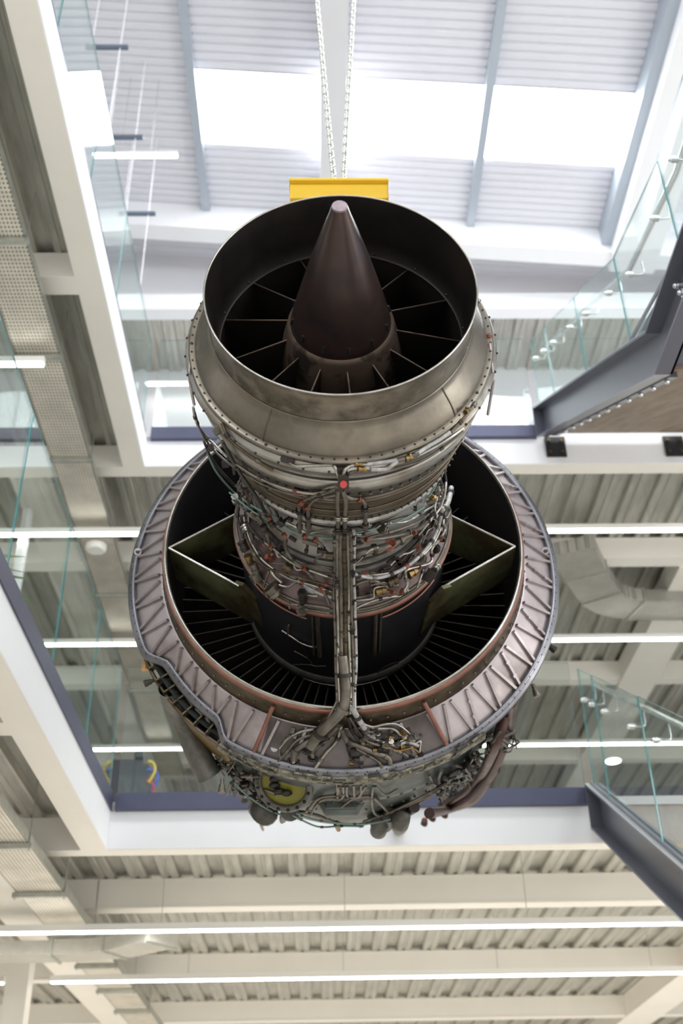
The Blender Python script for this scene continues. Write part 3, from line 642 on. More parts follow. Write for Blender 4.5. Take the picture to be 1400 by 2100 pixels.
# bypass duct: outer wall, vanes, A shaped struts
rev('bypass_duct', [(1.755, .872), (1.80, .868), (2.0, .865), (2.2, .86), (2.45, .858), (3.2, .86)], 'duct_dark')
nv = 72
for i in range(nv):
    a = i*5.0; q = M(); A = []
    for (r, y, tw) in ((.50, 2.34, 0), (.862, 2.34, 0)):
        A.append(pol(a, y, r))
    rad = pol(a, 0, 1); tan = np.array((math.cos(math.radians(a)), 0, math.sin(math.radians(a))))
    rows = []
    for (dy, off) in ((0, 0), (.05, .006), (.11, .018), (.17, .036), (.22, .058)): rows.append([rad*.505+tan*off+(0, 2.34+dy, 0), rad*.862+tan*off*1.3+(0, 2.30+dy, 0)])
    vs = [p for r2 in rows for p in r2]; k = len(rows); th = tan*.004
    vs2 = [p+th for p in vs]
    q.add(vs+vs2, [(2*j, 2*j+1, 2*j+3, 2*j+2) for j in range(k-1)]+[(2*k+2*j, 2*k+2*j+2, 2*k+2*j+3, 2*k+2*j+1) for j in range(k-1)]+[(0, 2*k, 2*k+1, 1)], 0)
    q.tube([rows[0][0], rows[0][1]], .0016, 5, 1)
    E('outlet_vane', q, ['vane_metal', 'pipe_dull'])
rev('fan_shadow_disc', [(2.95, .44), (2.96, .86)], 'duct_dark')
def hitY_l(px, py, y): o = to_local(CAM); d = dir_local(ray(px, py)); return o+d*(y-o[1])/d[1]
for (ap, en, m2) in (((346, 1124), (490, 1051), 'strut_green'), ((346, 1124), (490, 1202), 'strut_green'), ((1056, 1121), (918, 1055), 'strut_green'), ((1056, 1121), (911, 1202), 'strut_green')):
    a = hitY_l(*ap, 1.765); b = hitY_l(*en, 1.765); a = a*np.array((1, 1, 1)); d = (b-a)/np.linalg.norm(b-a); nn = np.cross(d, (0, 1, 0))
    b2 = b+d*(.02 if en[1] < 1100 else .0); q = M(); dep = .30; th = nn*.006
    P = [a, b2, b2+d*.05+(0, dep*1.1, 0), a+(0, dep, 0)]; q.add([p-th for p in P]+[p+th for p in P], [(0, 1, 2, 3), (7, 6, 5, 4), (0, 4, 5, 1), (1, 5, 6, 2), (2, 6, 7, 3), (3, 7, 4, 0)], 0)
    q.tube([a, b2], .007, 6, 1); st = E('duct_strut', q, [m2, 'lip_bright'])
    if en[1] > 1100:
        q = M(); q.prism([b-d*.03, b+d*.02+(0, -.02, 0), b+d*.09+(0, .05, 0), b+d*.13+(0, .34, 0), b+(0, .2, 0)], nn*.02); E('strut_foot', q, 'strut_green', st)

# ---- ribbed rear ring of the fan frame
def rim_R(a, R):
    a = (a+180) % 360-180
    def sm(x, e0, e1): t = min(1, max(0, (x-e0)/(e1-e0))); return t*t*(3-2*t)
    return R-0.075*sm(a, -66, -59)*(1-sm(a, -38, -31))
def revv(q, prof, mi=0, n=240, R2=True):
    vs = []
    for (y, R, w) in prof:
        for j in range(n):
            a = 360*j/n; rr = R-(R-rim_R(a, R))*w; vs.append(pol(a, y, rr))
    k = len(prof); q.add(vs, [(i*n+j, i*n+(j+1) % n, (i+1)*n+(j+1) % n, (i+1)*n+j) for i in range(k-1) for j in range(n)], mi, True)
q = M(); revv(q, [(1.905, .905, 0), (1.908, .925, 0), (2.03, 1.062, 1), (2.035, 1.07, 1)]); ring = E('fan_frame_plate', q, 'frame_metal')
q = M(); revv(q, [(2.035, 1.062, 1), (2.012, 1.066, 1), (2.008, 1.078, 1), (2.018, 1.09, 1), (2.028, 1.095, 1), (2.03, 1.104, 1), (2.045, 1.108, 1), (2.06, 1.104, 1), (2.08, 1.08, 1)])
E('outer_rim', q, 'rim_metal')
rm = M()
for i in range(150):
    a = i*2.4; p = pol(a, 2.017, rim_R(a, 1.0865)); rm.ball(p, .0042, 4)
E('rim_rivets', rm, 'pipe_dark')['kind'] = 'stuff'
q = M(); q.rev([(1.79, .893), (1.787, .899), (1.768, .895), (1.76, .888), (1.80, .880)]); E('copper_ring', q, 'copper_paint')
q = M(); q.rev([(1.785, .894), (1.80, .899), (1.89, .906), (1.91, .915), (1.912, .90)]); band = E('lip_band', q, 'pipe_brown')
q = M(); q.rev([(1.765, .889), (1.75, .885), (1.742, .880), (1.745, .875), (1.76, .870)]); E('inner_lip', q, 'lip_bright')
q = M()
for i in range(72):
    q = M(); q.ball(pol(i*5+2, 1.85, .9065), .006, 4); E('rivet', q, 'pipe_dull', ring)
def ring_pt(a, f, h=0.0):       # f 0 = inner edge, 1 = outer edge of the plate; h = height above the plate
    y = 1.908+f*.122; R = .92+f*(rim_R(a, 1.062)-.92)
    return pol(a, y-.76*h, R+.65*h)
for i in range(44):
    a = -128.9+8.182*i; a = (a+180) % 360-180
    if abs(a) < 13: continue
    for s, w in ((1, 2.9), (-1, 2.9)):
        if abs(a) < 26 and s*a > 0: continue
        q = M(); p0 = ring_pt(a+s*.75, 1.0, .006); p1 = ring_pt(a+s*w, 0.0, .006); d = p1-p0
        q.bar(p0, p1, .013, .026, up=np.cross(d, np.cross(p0, (0, 1, 0))))
        if i % 2 == 0 and s > 0 and a > 30:
            for f in (.3, .7): q.cyl(ring_pt(a+s*(.5+(w-.5)*(1-f)), f, .0), ring_pt(a+s*(.5+(w-.5)*(1-f)), f, .02), .012, 10)
        E('stiffener_rib', q, 'rib_metal', ring)
for (p, b) in (((560, 1448), (513, 1560)), ((869, 1440), (924, 1543))):
    q = M(); P0 = surf(*p, RING, .012); P1 = surf(*b, RING, .012); q.tube([P0, P1], .011, 8); E('copper_bar', q, 'copper_paint', ring)
for p in ((285, 1135), (1116, 1133)):
    c = surf(*p, RING, 0); q = M(); q.cyl(c, c+(0, -.035, -.01), .02, 14); q.cyl(c+(0, -.035, -.01), c+(0, -.0365, -.01), .012, 12, 1); E('boss', q, ['rib_metal', 'black_steel'], ring)
for p in ((563, 1535), (557, 1558)):
    c = surf(*p, RING, .004); q = M(); q.tube([c, c+(0, -.006, 0)], .018, 14); E('identity_disc', q, 'tag_white', ring)

# ---- fan case behind the ring
rev('fan_case', [(2.06, 1.07), (2.10, 1.035), (2.2, 1.01), (2.6, 1.0), (2.62, 1.012), (2.66, 1.012), (2.68, 0.995), (3.0, .955), (3.25, .92), (3.3, .88), (3.6, .82)], 'case_green')
q = M()
for i in range(90): a = i*4; q.ball(pol(a, 2.64, 1.014), .009, 4)
for i in range(90): a = i*4+2; q.ball(pol(a, 2.90, .97), .008, 4)
E('case_rivets', q, 'gear_grey')['kind'] = 'stuff'
q = M(); q.rev([(2.032, 1.10), (2.024, 1.108), (2.03, 1.119), (2.08, 1.122), (2.10, 1.112), (2.11, 1.05)], a0=-30, a1=36, n=90); E('drain_gutter', q, 'weathered')
q = M(); q.rev([(1.900, .922), (2.023, 1.061)], a0=-22.5, a1=25, n=60); E('bottom_panel', q, 'panel_grime_shade', ring)  # grime and shade of the ring's bottom, both put into the panel colour
random.seed(11)
q = M()
for i in range(160):
    a = random.uniform(-38, 40); r = random.uniform(.004, .010); p = pol(a*.85, random.uniform(2.02, 2.075), random.uniform(1.108, 1.122)); t = np.array((math.cos(math.radians(a)), 0, math.sin(math.radians(a))))
    q.obox(p, t*random.uniform(.01, .03), (0, r, 0), pol(a, 0, 1)*.005, random.choice((0, 0, 1)))
E('flaking_sealant', q, ['weathered', 'pipe_dark'])['kind'] = 'stuff'

# ---- pipes traced on the engine from the photograph
def pipe(pts, r, m, off=.02, prof=PROF, name='pipe', sub=5, parent=None, clamps=0, n=8):
    P = [surf(p[0], p[1], prof, p[2] if len(p) > 2 else off) for p in pts]; P = catmull(P, sub); q = M(); q.tube(P, r, n)
    o = E(name, q, m, parent)
    if clamps:
        for k in range(clamps):
            i = int((k+.5)*len(P)/clamps); i = min(i, len(P)-2); d = P[i+1]-P[i]; d /= np.linalg.norm(d)+1e-9; q = M(); q.cyl(P[i]-d*.008, P[i]+d*.008, r*1.45, 10); E('clamp', q, CL[k % len(CL)], o)
    return o
CL = ['pipe_dark', 'pipe_dull', 'pipe_dark', 'pipe_dull', 'orange_mark']
def box_at(px, py, sx, sy, sz, m, name='bracket', off=.01, prof=PROF, rot=0.0, parent=None):
    c = surf(px, py, prof, off); rad = np.array((c[0], 0, c[2])); rad /= np.linalg.norm(rad); t = np.cross(rad, (0, 1, 0)); ax = t*math.cos(rot)+np.array((0, 1, 0))*math.sin(rot); ay = -t*math.sin(rot)+np.array((0, 1, 0))*math.cos(rot)
    q = M(); q.obox(c, ax*sx, ay*sy, rad*sz); return E(name, q, m, parent, bevel=.002)
def fitting(px, py, r, l, m, name='connector', off=.02, prof=PROF, rot=0.0, caps=None, parent=None):
    c = surf(px, py, prof, off); rad = np.array((c[0], 0, c[2])); rad /= np.linalg.norm(rad); t = np.cross(rad, (0, 1, 0)); d = t*math.cos(rot)+np.array((0, 1, 0))*math.sin(rot)
    q = M(); q.cyl(c-d*l/2, c+d*l/2, r, 8); q.cyl(c-d*l*.5, c-d*l*.25, r*1.35, 6); q.cyl(c+d*l*.1, c+d*l*.3, r*1.25, 6, 1 if caps else 0)
    return E(name, q, [m]+([caps] if caps else []), parent)
# rear case runs
pipe([(455, 868), (470, 900), (505, 930), (560, 965)], .007, 'pipe_brown', .03, clamps=2)
pipe([(590, 943), (605, 956), (640, 955), (680, 954), (688, 962), (696, 985)], .006, 'pipe_steel', .022)
pipe([(703, 985), (706, 966), (718, 956), (735, 953), (760, 953)], .007, 'pipe_steel', .024)
pipe([(700, 990), (712, 972), (735, 966), (775, 966), (850, 950), (905, 920), (950, 885)], .005, 'pipe_dull', .02, clamps=3)
pipe([(752, 952), (785, 948), (815, 944)], .0085, 'sleeve_white', .028, name='ribbed_sleeve', clamps=0)
pipe([(760, 963), (790, 962), (803, 955), (815, 946), (838, 939)], .0075, 'sleeve_white', .026, name='ribbed_sleeve')
pipe([(852, 932), (875, 917), (900, 902), (922, 886)], .0085, 'sleeve_white', .026, name='ribbed_sleeve')
pipe([(855, 936), (885, 921), (915, 903), (950, 878)], .0055, 'pipe_steel', .02)
for p in ((735, 953), (742, 963), (845, 934), (958, 842), (838, 940)): fitting(*p, .008, .03, 'brass', off=.026, rot=.3)
pipe([(815, 945), (838, 938), (858, 930)], .009, 'pipe_dull', .028); pipe([(925, 886), (948, 860), (968, 836), (975, 825)], .007, 'pipe_dull', .028, clamps=2)
box_at(590, 942, .025, .012, .012, 'pipe_dark'); box_at(700, 965, .022, .02, .01, 'pipe_dark'); box_at(450, 880, .014, .03, .02, 'pipe_dull', rot=.5)
c = surf(704, 992, PROF, .05); q = M(); q.obox(c+(0, .01, .02), (.02, 0, 0), (0, .014, .014), (0, -.02, .02)); q.cyl(c+(0, .0, 0), c+(0, -.012, -.012), .013, 16, 1); E('capped_fitting', q, ['pipe_dark', 'red_cap'])
# strap arms at the sides
for (p0, p1) in (((392, 705), (388, 765)), ((1004, 705), (1010, 765)), ((388, 780), (398, 830)), ((1012, 780), (1000, 850))):
    a = surf(*p0, PROF, .012); b = surf(*p1, PROF, .012); q = M(); q.tube(catmull([a, a*.6+b*.4+(0, 0, 0), b], 5), .006, 6); E('strap_arm', q, 'frame_metal')
for p in ((393, 692), (1003, 691)):
    q = M(); q.ball(surf(*p, PROF, .01), .014, 6); E('strap_pin', q, 'orange_mark')
for p in ((392, 752), (1008, 752)):
    q = M(); q.ball(surf(*p, PROF, .012), .009, 6); E('strap_pin', q, 'bolt_chrome')
# left flank wiring
pipe([(396, 835), (405, 872), (432, 905), (470, 940), (520, 975), (580, 1000), (640, 1012), (690, 1002)], .0055, 'pipe_steel', .03, clamps=6)
pipe([(399, 845), (412, 885), (440, 925), (490, 965), (545, 996), (600, 1013), (650, 1012)], .0045, 'pipe_dull', .026, clamps=5)
pipe([(418, 905), (436, 945), (470, 985), (500, 1012)], .006, 'pipe_dark', .02)
pipe([(455, 905), (480, 950), (505, 990), (530, 1025), (545, 1055), (553, 1065)], .008, 'pipe_dark', .035, clamps=2)
pipe([(553, 1063), (560, 1080), (583, 1100), (586, 1125), (600, 1148), (624, 1167), (645, 1190), (660, 1205), (675, 1240)], .0075, 'pipe_dull', .04, clamps=5)
pipe([(425, 930), (445, 970), (480, 1010), (530, 1045), (585, 1068)], .0045, 'wire_green', .03); pipe([(470, 1010), (520, 1050), (570, 1075), (620, 1085)], .004, 'wire_green', .03)
for p, r_ in (((505, 985), .5), ((612, 1005), 0), ((650, 1005), .3), ((462, 952), .6), ((430, 918), .8), ((545, 995), .4)): box_at(*p, .016, .010, .016, 'pipe_dark', rot=r_); 
box_at(478, 960, .03, .006, .006, 'pipe_dark', rot=.9); box_at(500, 1000, .045, .010, .008, 'pipe_dark', rot=1.0, off=.03)
# the linkage pairs below the red cap
for (x, y0, y1) in ((613, 1035, 1092), (631, 1045, 1092), (748, 1030, 1090)):
    pipe([(x, y0), (x+1, (y0+y1)/2), (x+2, y1)], .008, 'pipe_dull', .035); fitting(x, y0+14, .012, .025, 'pipe_dark', off=.036, rot=1.57); fitting(x+1, y1-12, .011, .025, 'pipe_dull', off=.036, rot=1.57)
pipe([(615, 1032), (640, 1018), (665, 1012), (688, 1002)], .0065, 'pipe_dull', .036, clamps=1); pipe([(631, 1042), (645, 1025), (670, 1018), (694, 1014)], .0065, 'pipe_dull', .04, clamps=1)
pipe([(700, 1012), (720, 1022), (740, 1024), (748, 1034)], .0065, 'pipe_dull', .04)
for p in ((617, 1031), (630, 1041), (737, 1025)): fitting(*p, .010, .018, 'orange_mark', off=.042, rot=.8)
for dx in (-7, 7):
    pipe([(698+dx*.6, 1005), (700+dx*1.2, 1030), (700+dx, 1055), (700+dx, 1085)], .009, 'pipe_dull', .045); fitting(700+dx, 1060, .013, .03, 'pipe_steel', off=.048, rot=1.57)
    fitting(700+dx, 1085, .012, .03, 'pipe_dark', off=.048, rot=1.57)
# core runs seen in the photo
runs = [
 ([(585, 1070), (610, 1082), (628, 1092), (650, 1090), (676, 1086)], .0055, 'lip_bright', .045, 0),
 ([(712, 1093), (745, 1095), (775, 1080), (795, 1073), (830, 1070), (860, 1055), (900, 1030)], .0055, 'pipe_steel', .045, 3),
 ([(712, 1100), (740, 1106), (770, 1098), (820, 1085), (870, 1062), (915, 1020)], .006, 'pipe_dull', .04, 3),
 ([(715, 1125), (735, 1112), (752, 1106), (790, 1103), (850, 1088), (880, 1068)], .010, 'pipe_dull', .04, 2),
 ([(705, 1165), (712, 1148), (730, 1135), (760, 1128), (800, 1118), (850, 1090)], .017, 'pipe_dull', .045, 4),
 ([(710, 1175), (716, 1160), (735, 1150), (755, 1130), (775, 1122)], .006, 'lip_bright', .055, 4),
 ([(907, 1040), (900, 1075), (885, 1110), (855, 1145), (820, 1170), (775, 1185), (735, 1180), (722, 1172)], .0085, 'sleeve_white', .07, 9),
 ([(915, 1035), (905, 1080), (880, 1125), (830, 1165), (780, 1178), (740, 1180)], .006, 'pipe_steel', .06, 4),
 ([(925, 1000), (918, 1030), (902, 1050), (890, 1060)], .013, 'sleeve_white', .06, 3),
 ([(912, 1040), (922, 1045), (918, 1060), (908, 1070), (912, 1085), (905, 1100)], .008, 'pipe_steel', .07, 1),
 ([(905, 1102), (885, 1125), (886, 1140), (880, 1155), (835, 1168), (832, 1180), (835, 1200), (826, 1212)], .008, 'pipe_steel', .06, 2),
 ([(812, 1202), (770, 1205), (766, 1225), (745, 1230), (715, 1232)], .006, 'pipe_steel', .05, 0),
 ([(822, 1222), (780, 1228), (745, 1240), (715, 1255), (712, 1262)], .0065, 'pipe_steel', .05, 2),
 ([(712, 1228), (740, 1224), (765, 1218), (800, 1212)], .008, 'pipe_dull', .045, 1),
 ([(868, 1168), (862, 1185), (855, 1205)], .006, 'pipe_steel', .06, 2),
 ([(497, 1030), (510, 1055), (530, 1068), (545, 1090), (555, 1125), (558, 1138)], .008, 'pipe_dull', .05, 3),
 ([(500, 1060), (510, 1100), (525, 1130), (545, 1155), (590, 1185), (640, 1200), (685, 1215)], .006, 'pipe_steel', .06, 6),
 ([(497, 1075), (512, 1120), (540, 1160), (580, 1175), (640, 1192), (680, 1202)], .0055, 'pipe_brown', .07, 5),
 ([(525, 1100), (560, 1125), (600, 1155), (650, 1175), (686, 1187)], .006, 'pipe_steel', .05, 4),
 ([(560, 1155), (600, 1158), (640, 1160), (680, 1170), (688, 1185)], .005, 'pipe_dull', .045, 2),
 ([(555, 1165), (560, 1178), (578, 1195)], .008, 'lip_bright', .06, 0), ([(552, 1170), (545, 1190), (540, 1205)], .006, 'pipe_dull', .06, 0),
 ([(572, 1200), (590, 1203), (602, 1196), (612, 1190), (618, 1200), (622, 1215), (640, 1222), (652, 1222)], .006, 'pipe_steel', .055, 1),
 ([(625, 1240), (655, 1244), (676, 1248)], .008, 'pipe_dull', .05, 0), ([(625, 1250), (655, 1254), (676, 1257)], .006, 'pipe_dull', .05, 0),
 ([(612, 1241), (594, 1240), (594, 1248)], .006, 'pipe_dull', .05, 0),
 ([(595, 1180), (640, 1210), (680, 1225)], .009, 'sleeve_white', .045, 2),
 ([(650, 1110), (660, 1118), (663, 1130), (660, 1140)], .007, 'pipe_dull', .05, 1), ([(630, 1122), (632, 1112), (650, 1110)], .006, 'pipe_dark', .04, 0),
 ([(660, 1140), (646, 1148), (650, 1158), (680, 1165)], .005, 'pipe_dull', .04, 0),
 ([(490, 1040), (487, 1062), (497, 1095), (500, 1125)], .007, 'pipe_dark', .06, 2),
 ([(716, 1205), (735, 1196), (760, 1190), (790, 1198), (815, 1200)], .009, 'pipe_dull', .05, 3),
 ([(578, 1075), (600, 1090), (640, 1100), (690, 1105)], .004, 'wire_green', .05, 0), ([(712, 1096), (760, 1086), (820, 1068), (870, 1040)], .004, 'wire_green', .05, 0),
]
for (pts, r, m, off, cl) in runs: pipe(pts, r, m, off-.01, clamps=cl)
for (p, r, l, m, rot) in (((543, 1085), .014, .04, 'pipe_dark', 1), ((557, 1075), .012, .03, 'pipe_dark', .8), ((532, 1065), .013, .035, 'pipe_dull', .6), ((576, 1072), .016, .03, 'pipe_dark', .2), ((660, 1130), .010, .04, 'pipe_dark', 0), ((678, 1138), .012, .045, 'pipe_brown', 0),
    ((785, 1085), .018, .025, 'pipe_dull', .9), ((830, 1212), .013, .03, 'pipe_dull', .3), ((845, 1175), .016, .05, 'brass', .2), ((780, 1212), .016, .05, 'brass', .1), ((805, 1192), .018, .05, 'pipe_brown', 0), ((865, 1145), .018, .05, 'pipe_dull', 1.0), ((893, 1125), .018, .04, 'pipe_dark', .7), ((895, 1165), .014, .04, 'pipe_steel', .4), ((905, 1100), .018, .035, 'pipe_dark', 0), ((912, 1070), .016, .03, 'pipe_steel', 1.2),
    ((560, 1212), .035, .05, 'pipe_dull', .6), ((522, 1165), .018, .05, 'pipe_dull', .9), ((505, 1085), .02, .03, 'pipe_steel', 0), ((512, 1150), .016, .06, 'brass', 1.0), ((500, 1120), .02, .05, 'pipe_dark', .4), ((620, 1225), .016, .10, 'pipe_dark', 1.57), ((619, 1255), .02, .02, 'pipe_dull', 1.57), ((590, 1165), .016, .04, 'pipe_brown', .2), ((482, 1025), .014, .05, 'lip_bright', 1.5), ((492, 1000), .012, .03, 'pipe_dull', 1)):
    fitting(*p, r, l, m, off=.05, rot=rot)
for (p, s, m, rot) in (((636, 1112), (.035, .014, .008), 'pipe_dull', 0), ((628, 1130), (.008, .012, .008), 'pipe_dark', 0), ((600, 1105), (.018, .010, .006), 'pipe_dark', .3), ((562, 1103), (.035, .007, .006), 'pipe_dark', .6), ((802, 1148), (.025, .008, .006), 'pipe_dark', -.4), ((632, 1208), (.03, .014, .014), 'sleeve_white', .15), ((500, 1065), (.02, .014, .018), 'pipe_dark', .9), ((880, 1180), (.03, .012, .02), 'pipe_dark', -.6), ((730, 1215), (.012, .04, .012), 'pipe_dark', 0), ((524, 1185), (.02, .02, .02), 'pipe_dull', .8)):
    box_at(*p, *s, m, off=.03, rot=rot)
for p in ((553, 1062), (583, 1098), (623, 1167), (658, 1203), (542, 1087), (555, 1124), (625, 1100), (647, 1107), (752, 1107), (850, 1093), (858, 1123), (860, 1163), (805, 1214), (824, 1215), (903, 1105)):
    fitting(*p, .009, .016, 'orange_mark', name='banded_clamp', off=.055, rot=.9)
q = M(); c = surf(795, 1123, PROF, .06)
for k in range(4): q.tube([c+np.array((.022*math.cos(t)+.004*k, -.006*k, .02*math.sin(t)+.003*k)) for t in np.linspace(-1.9, 1.9+k*.3, 14)], .0035, 5)
E('looped_wire', q, 'orange_mark')
for pts, r, m in (([(578, 1293), (598, 1306), (620, 1320), (646, 1327), (654, 1315), (655, 1298)], .006, 'pipe_steel'), ([(592, 1282), (590, 1300)], .005, 'pipe_dull'), ([(603, 1335), (630, 1350), (640, 1362)], .003, 'pipe_dull'), ([(610, 1310), (625, 1335), (636, 1360)], .003, 'pipe_dark'), ([(600, 1363), (634, 1363), (646, 1366), (668, 1366)], .003, 'pipe_dull')): pipe(pts, r, m, .015)
# fine wiring and small fittings filling the harness
random.seed(5)
def harness(n, ylo, yhi, alo, ahi, rlo, rhi, radf, mats):
    for i in range(n):
        a = random.uniform(alo, ahi); w = random.uniform(12, 42); y = random.uniform(ylo, yhi); h = random.uniform(rlo, rhi); k = random.randint(4, 7); P = []
        for j in range(k):
            aa = a+w*(j/(k-1)-.5); yy = y+random.uniform(-.035, .035); P.append(pol(aa, yy, radf(yy)+h+random.uniform(-.008, .008)))
        q = M(); r = random.choice((.003, .004, .005, .006)); q.tube(catmull(P, 4), r, 6); o = E('pipe', q, random.choice(mats))
        for kk in range(random.randint(0, 2)):
            p = P[random.randint(1, k-2)]; q = M(); q.obox(p, (random.uniform(.006, .014), 0, 0), (0, random.uniform(.006, .012), 0), (0, 0, .008)); E('clip', q, random.choice(('pipe_dark', 'pipe_dull', 'pipe_dark', 'pipe_dark')), o)
cr = lambda y: interp(PROF, y) or .43
ms = ['pipe_dull', 'pipe_steel', 'pipe_dark', 'pipe_brown', 'pipe_dark']
harness(14, .87, .97, -90, 90, .01, .035, cr, ms+['wire_green'])
harness(16, 1.28, 1.42, -95, 95, .015, .05, cr, ms)
harness(10, 1.1, 1.4, -105, -55, .015, .06, cr, ms); harness(10, 1.1, 1.4, 60, 105, .015, .06, cr, ms)
for i in range(44):
    a = random.choice((random.uniform(-100, -40), random.uniform(40, 100), random.uniform(-60, 60))); y = random.choice((random.uniform(.88, .95), random.uniform(1.27, 1.42))) if abs(a) < 60 else random.uniform(1.05, 1.42)
    p = pol(a, y, cr(y)+.02); rad = pol(a, 0, 1); d = np.array((random.uniform(-1, 1), random.uniform(-1, 1), random.uniform(-.4, .4))); d /= np.linalg.norm(d); q = M(); r = random.uniform(.007, .015); l = random.uniform(.02, .045)
    q.cyl(p-d*l/2, p+d*l/2, r, 8); q.cyl(p-d*l*.1, p+d*l*.2, r*1.35, 6); E('connector', q, random.choice(('pipe_dull', 'pipe_dark', 'pipe_dark', 'pipe_steel', 'brass', 'orange_mark')))

# ---- central trunk of pipes running down across the bypass duct
def trunk(x0, yy):   # stand-off path along the bottom line: (local y, radius)
    return np.array((x0, yy[0], -yy[1]))
path = [(.86, .50), (.95, .49), (1.10, .485), (1.25, .485), (1.38, .50), (1.50, .56), (1.58, .64), (1.65, .73), (1.70, .82), (1.735, .905)]
tr = None
for k, (dx, r, m, dz) in enumerate(((-.040, .007, 'pipe_dull', 0), (-.028, .009, 'pipe_steel', .008), (-.014, .010, 'pipe_dull', .014), (.002, .010, 'pipe_brown', .016), (.016, .008, 'pipe_steel', .014), (.028, .0075, 'pipe_dull', .008), (.040, .0075, 'sleeve_white', 0), (-.008, .012, 'pipe_dark', -.006), (.02, .012, 'pipe_dark', -.006))):
    q = M(); P = catmull([trunk(.0+dx*(1.15 if 3 < i < 8 else 1)+.002*math.sin(i*1.3+k), (p[0], p[1]+dz)) for i, p in enumerate(path)], 4); q.tube(P, r, 8); o = E('trunk_pipe', q, m)
    if k in (0, 6, 3):
        for i in range(2, len(P)-2, 3):
            d = P[i+1]-P[i]; d /= np.linalg.norm(d); q = M(); q.cyl(P[i]-d*.006, P[i]+d*.006, r*1.25, 8); E('clamp', q, 'pipe_dark', o)
q = M()
for i in range(70):
    t = random.uniform(0, len(path)-1.01); j = int(t); f = t-j; y = path[j][0]*(1-f)+path[j+1][0]*f; R = path[j][1]*(1-f)+path[j+1][1]*f
    q.obox(trunk(random.uniform(-.042, .042), (y, R+.014)), (random.uniform(.003, .010), 0, 0), (0, random.uniform(.004, .012), 0), (0, 0, .006), random.choice((0, 1)))
E('wrapping', q, ['pipe_dark', 'pipe_dull'])['kind'] = 'stuff'
q = M(); q.cyl((-.0, 1.68, -.50), (0.0, 1.74, -.66), .05, 20); E('trunk_fairing', q, 'red_brown')
RO = [(1.70, .86), (1.76, .885), (1.90, .906), (1.908, .92), (2.03, 1.062), (2.06, 1.10)]
pipe([(702, 1345), (707, 1385), (709, 1420), (702, 1455), (680, 1480), (655, 1505), (636, 1532)], .024, 'pipe_dull', .06, [(1.3, .5), (1.55, .57), (1.72, .86), (1.76, .885), (2.06, 1.09)], name='bleed_pipe', clamps=3, n=14)
fan = [([(693, 1488), (670, 1510), (630, 1523), (605, 1542), (602, 1560)], .014, 'pipe_dull'), ([(700, 1488), (690, 1520), (668, 1545), (645, 1577)], .009, 'pipe_steel'), ([(700, 1495), (712, 1520), (735, 1530), (770, 1545), (795, 1553), (800, 1568)], .013, 'pipe_dull'),
 ([(730, 1535), (760, 1552), (778, 1565), (784, 1578)], .008, 'pipe_dull'), ([(683, 1510), (655, 1530), (640, 1543), (641, 1555)], .008, 'pipe_dull'), ([(690, 1440), (672, 1475), (655, 1492), (618, 1500), (590, 1515), (573, 1535)], .007, 'pipe_steel'),
 ([(660, 1485), (640, 1505), (610, 1518), (590, 1540), (570, 1562)], .007, 'pipe_dull'), ([(716, 1470), (735, 1500), (752, 1520), (790, 1533), (825, 1545), (836, 1552)], .007, 'pipe_dull'),
 ([(730, 1475), (760, 1490), (790, 1485), (815, 1486), (840, 1505)], .006, 'pipe_steel'), ([(735, 1482), (770, 1493), (805, 1495), (825, 1510), (850, 1520)], .008, 'pipe_steel'), ([(745, 1500), (780, 1520), (810, 1528), (835, 1522), (858, 1530)], .008, 'sleeve_white'),
 ([(722, 1452), (735, 1475), (745, 1490), (752, 1500)], .014, 'sleeve_white'), ([(714, 1470), (722, 1500), (738, 1520), (750, 1528)], .008, 'pipe_dark'), ([(820, 1520), (845, 1512), (850, 1525), (862, 1520), (860, 1545)], .005, 'lip_bright'),
 ([(760, 1526), (800, 1522), (830, 1530), (852, 1527)], .005, 'pipe_brown'), ([(705, 1495), (712, 1535), (722, 1560), (738, 1570), (750, 1590)], .005, 'pipe_dark'), ([(790, 1528), (815, 1540), (845, 1535), (862, 1548)], .005, 'brass'),
 ([(586, 1515), (572, 1540), (576, 1556)], .006, 'pipe_dull')]
for pts, r, m in fan: pipe(pts, r, m, .035 if r < .012 else .04, RO, clamps=2 if r > .0065 else 0)
for p, r in (((602, 1562), .024), ((641, 1556), .018), ((646, 1582), .02), ((800, 1572), .024), ((784, 1582), .022), ((834, 1556), .018), ((862, 1555), .014), ((634, 1536), .034)):
    c = surf(*p, RO, .0); q = M(); q.tube([c+np.array((r*math.cos(t), -.012*1, r*math.sin(t)*.9)) for t in np.linspace(0, 2*PI, 20, endpoint=False)], .006, 6, closed=True); q.cyl(c+(0, -.004, 0), c+(0, -.008, 0), r, 16, 1); E('grommet', q, ['pipe_dark', 'black_steel'], ring)
for p, s, m in (((727, 1545), (.02, .02, .02), 'pipe_dark'), ((741, 1560), (.010, .03, .012), 'gear_grey'), ((722, 1565), (.014, .008, .01), 'brass'), ((810, 1510), (.02, .012, .02), 'pipe_dark'), ((600, 1500), (.010, .012, .014), 'gear_grey'), ((605, 1512), (.008, .012, .012), 'pipe_dull'), ((835, 1500), (.016, .01, .014), 'pipe_dark'), ((776, 1510), (.018, .014, .018), 'pipe_dark'), ((690, 1600), (.02, .006, .01), 'pipe_dark')):
    box_at(*p, *s, m, off=.02, prof=RO)
for i in range(26):
    px, py = random.uniform(745, 865), random.uniform(1500, 1545); py += (px-800)*.1; fitting(px, py, random.uniform(.005, .011), random.uniform(.015, .035), random.choice(('pipe_dull', 'pipe_dark', 'pipe_steel', 'brass')), off=random.uniform(.02, .06), prof=RO, rot=random.uniform(0, 3))

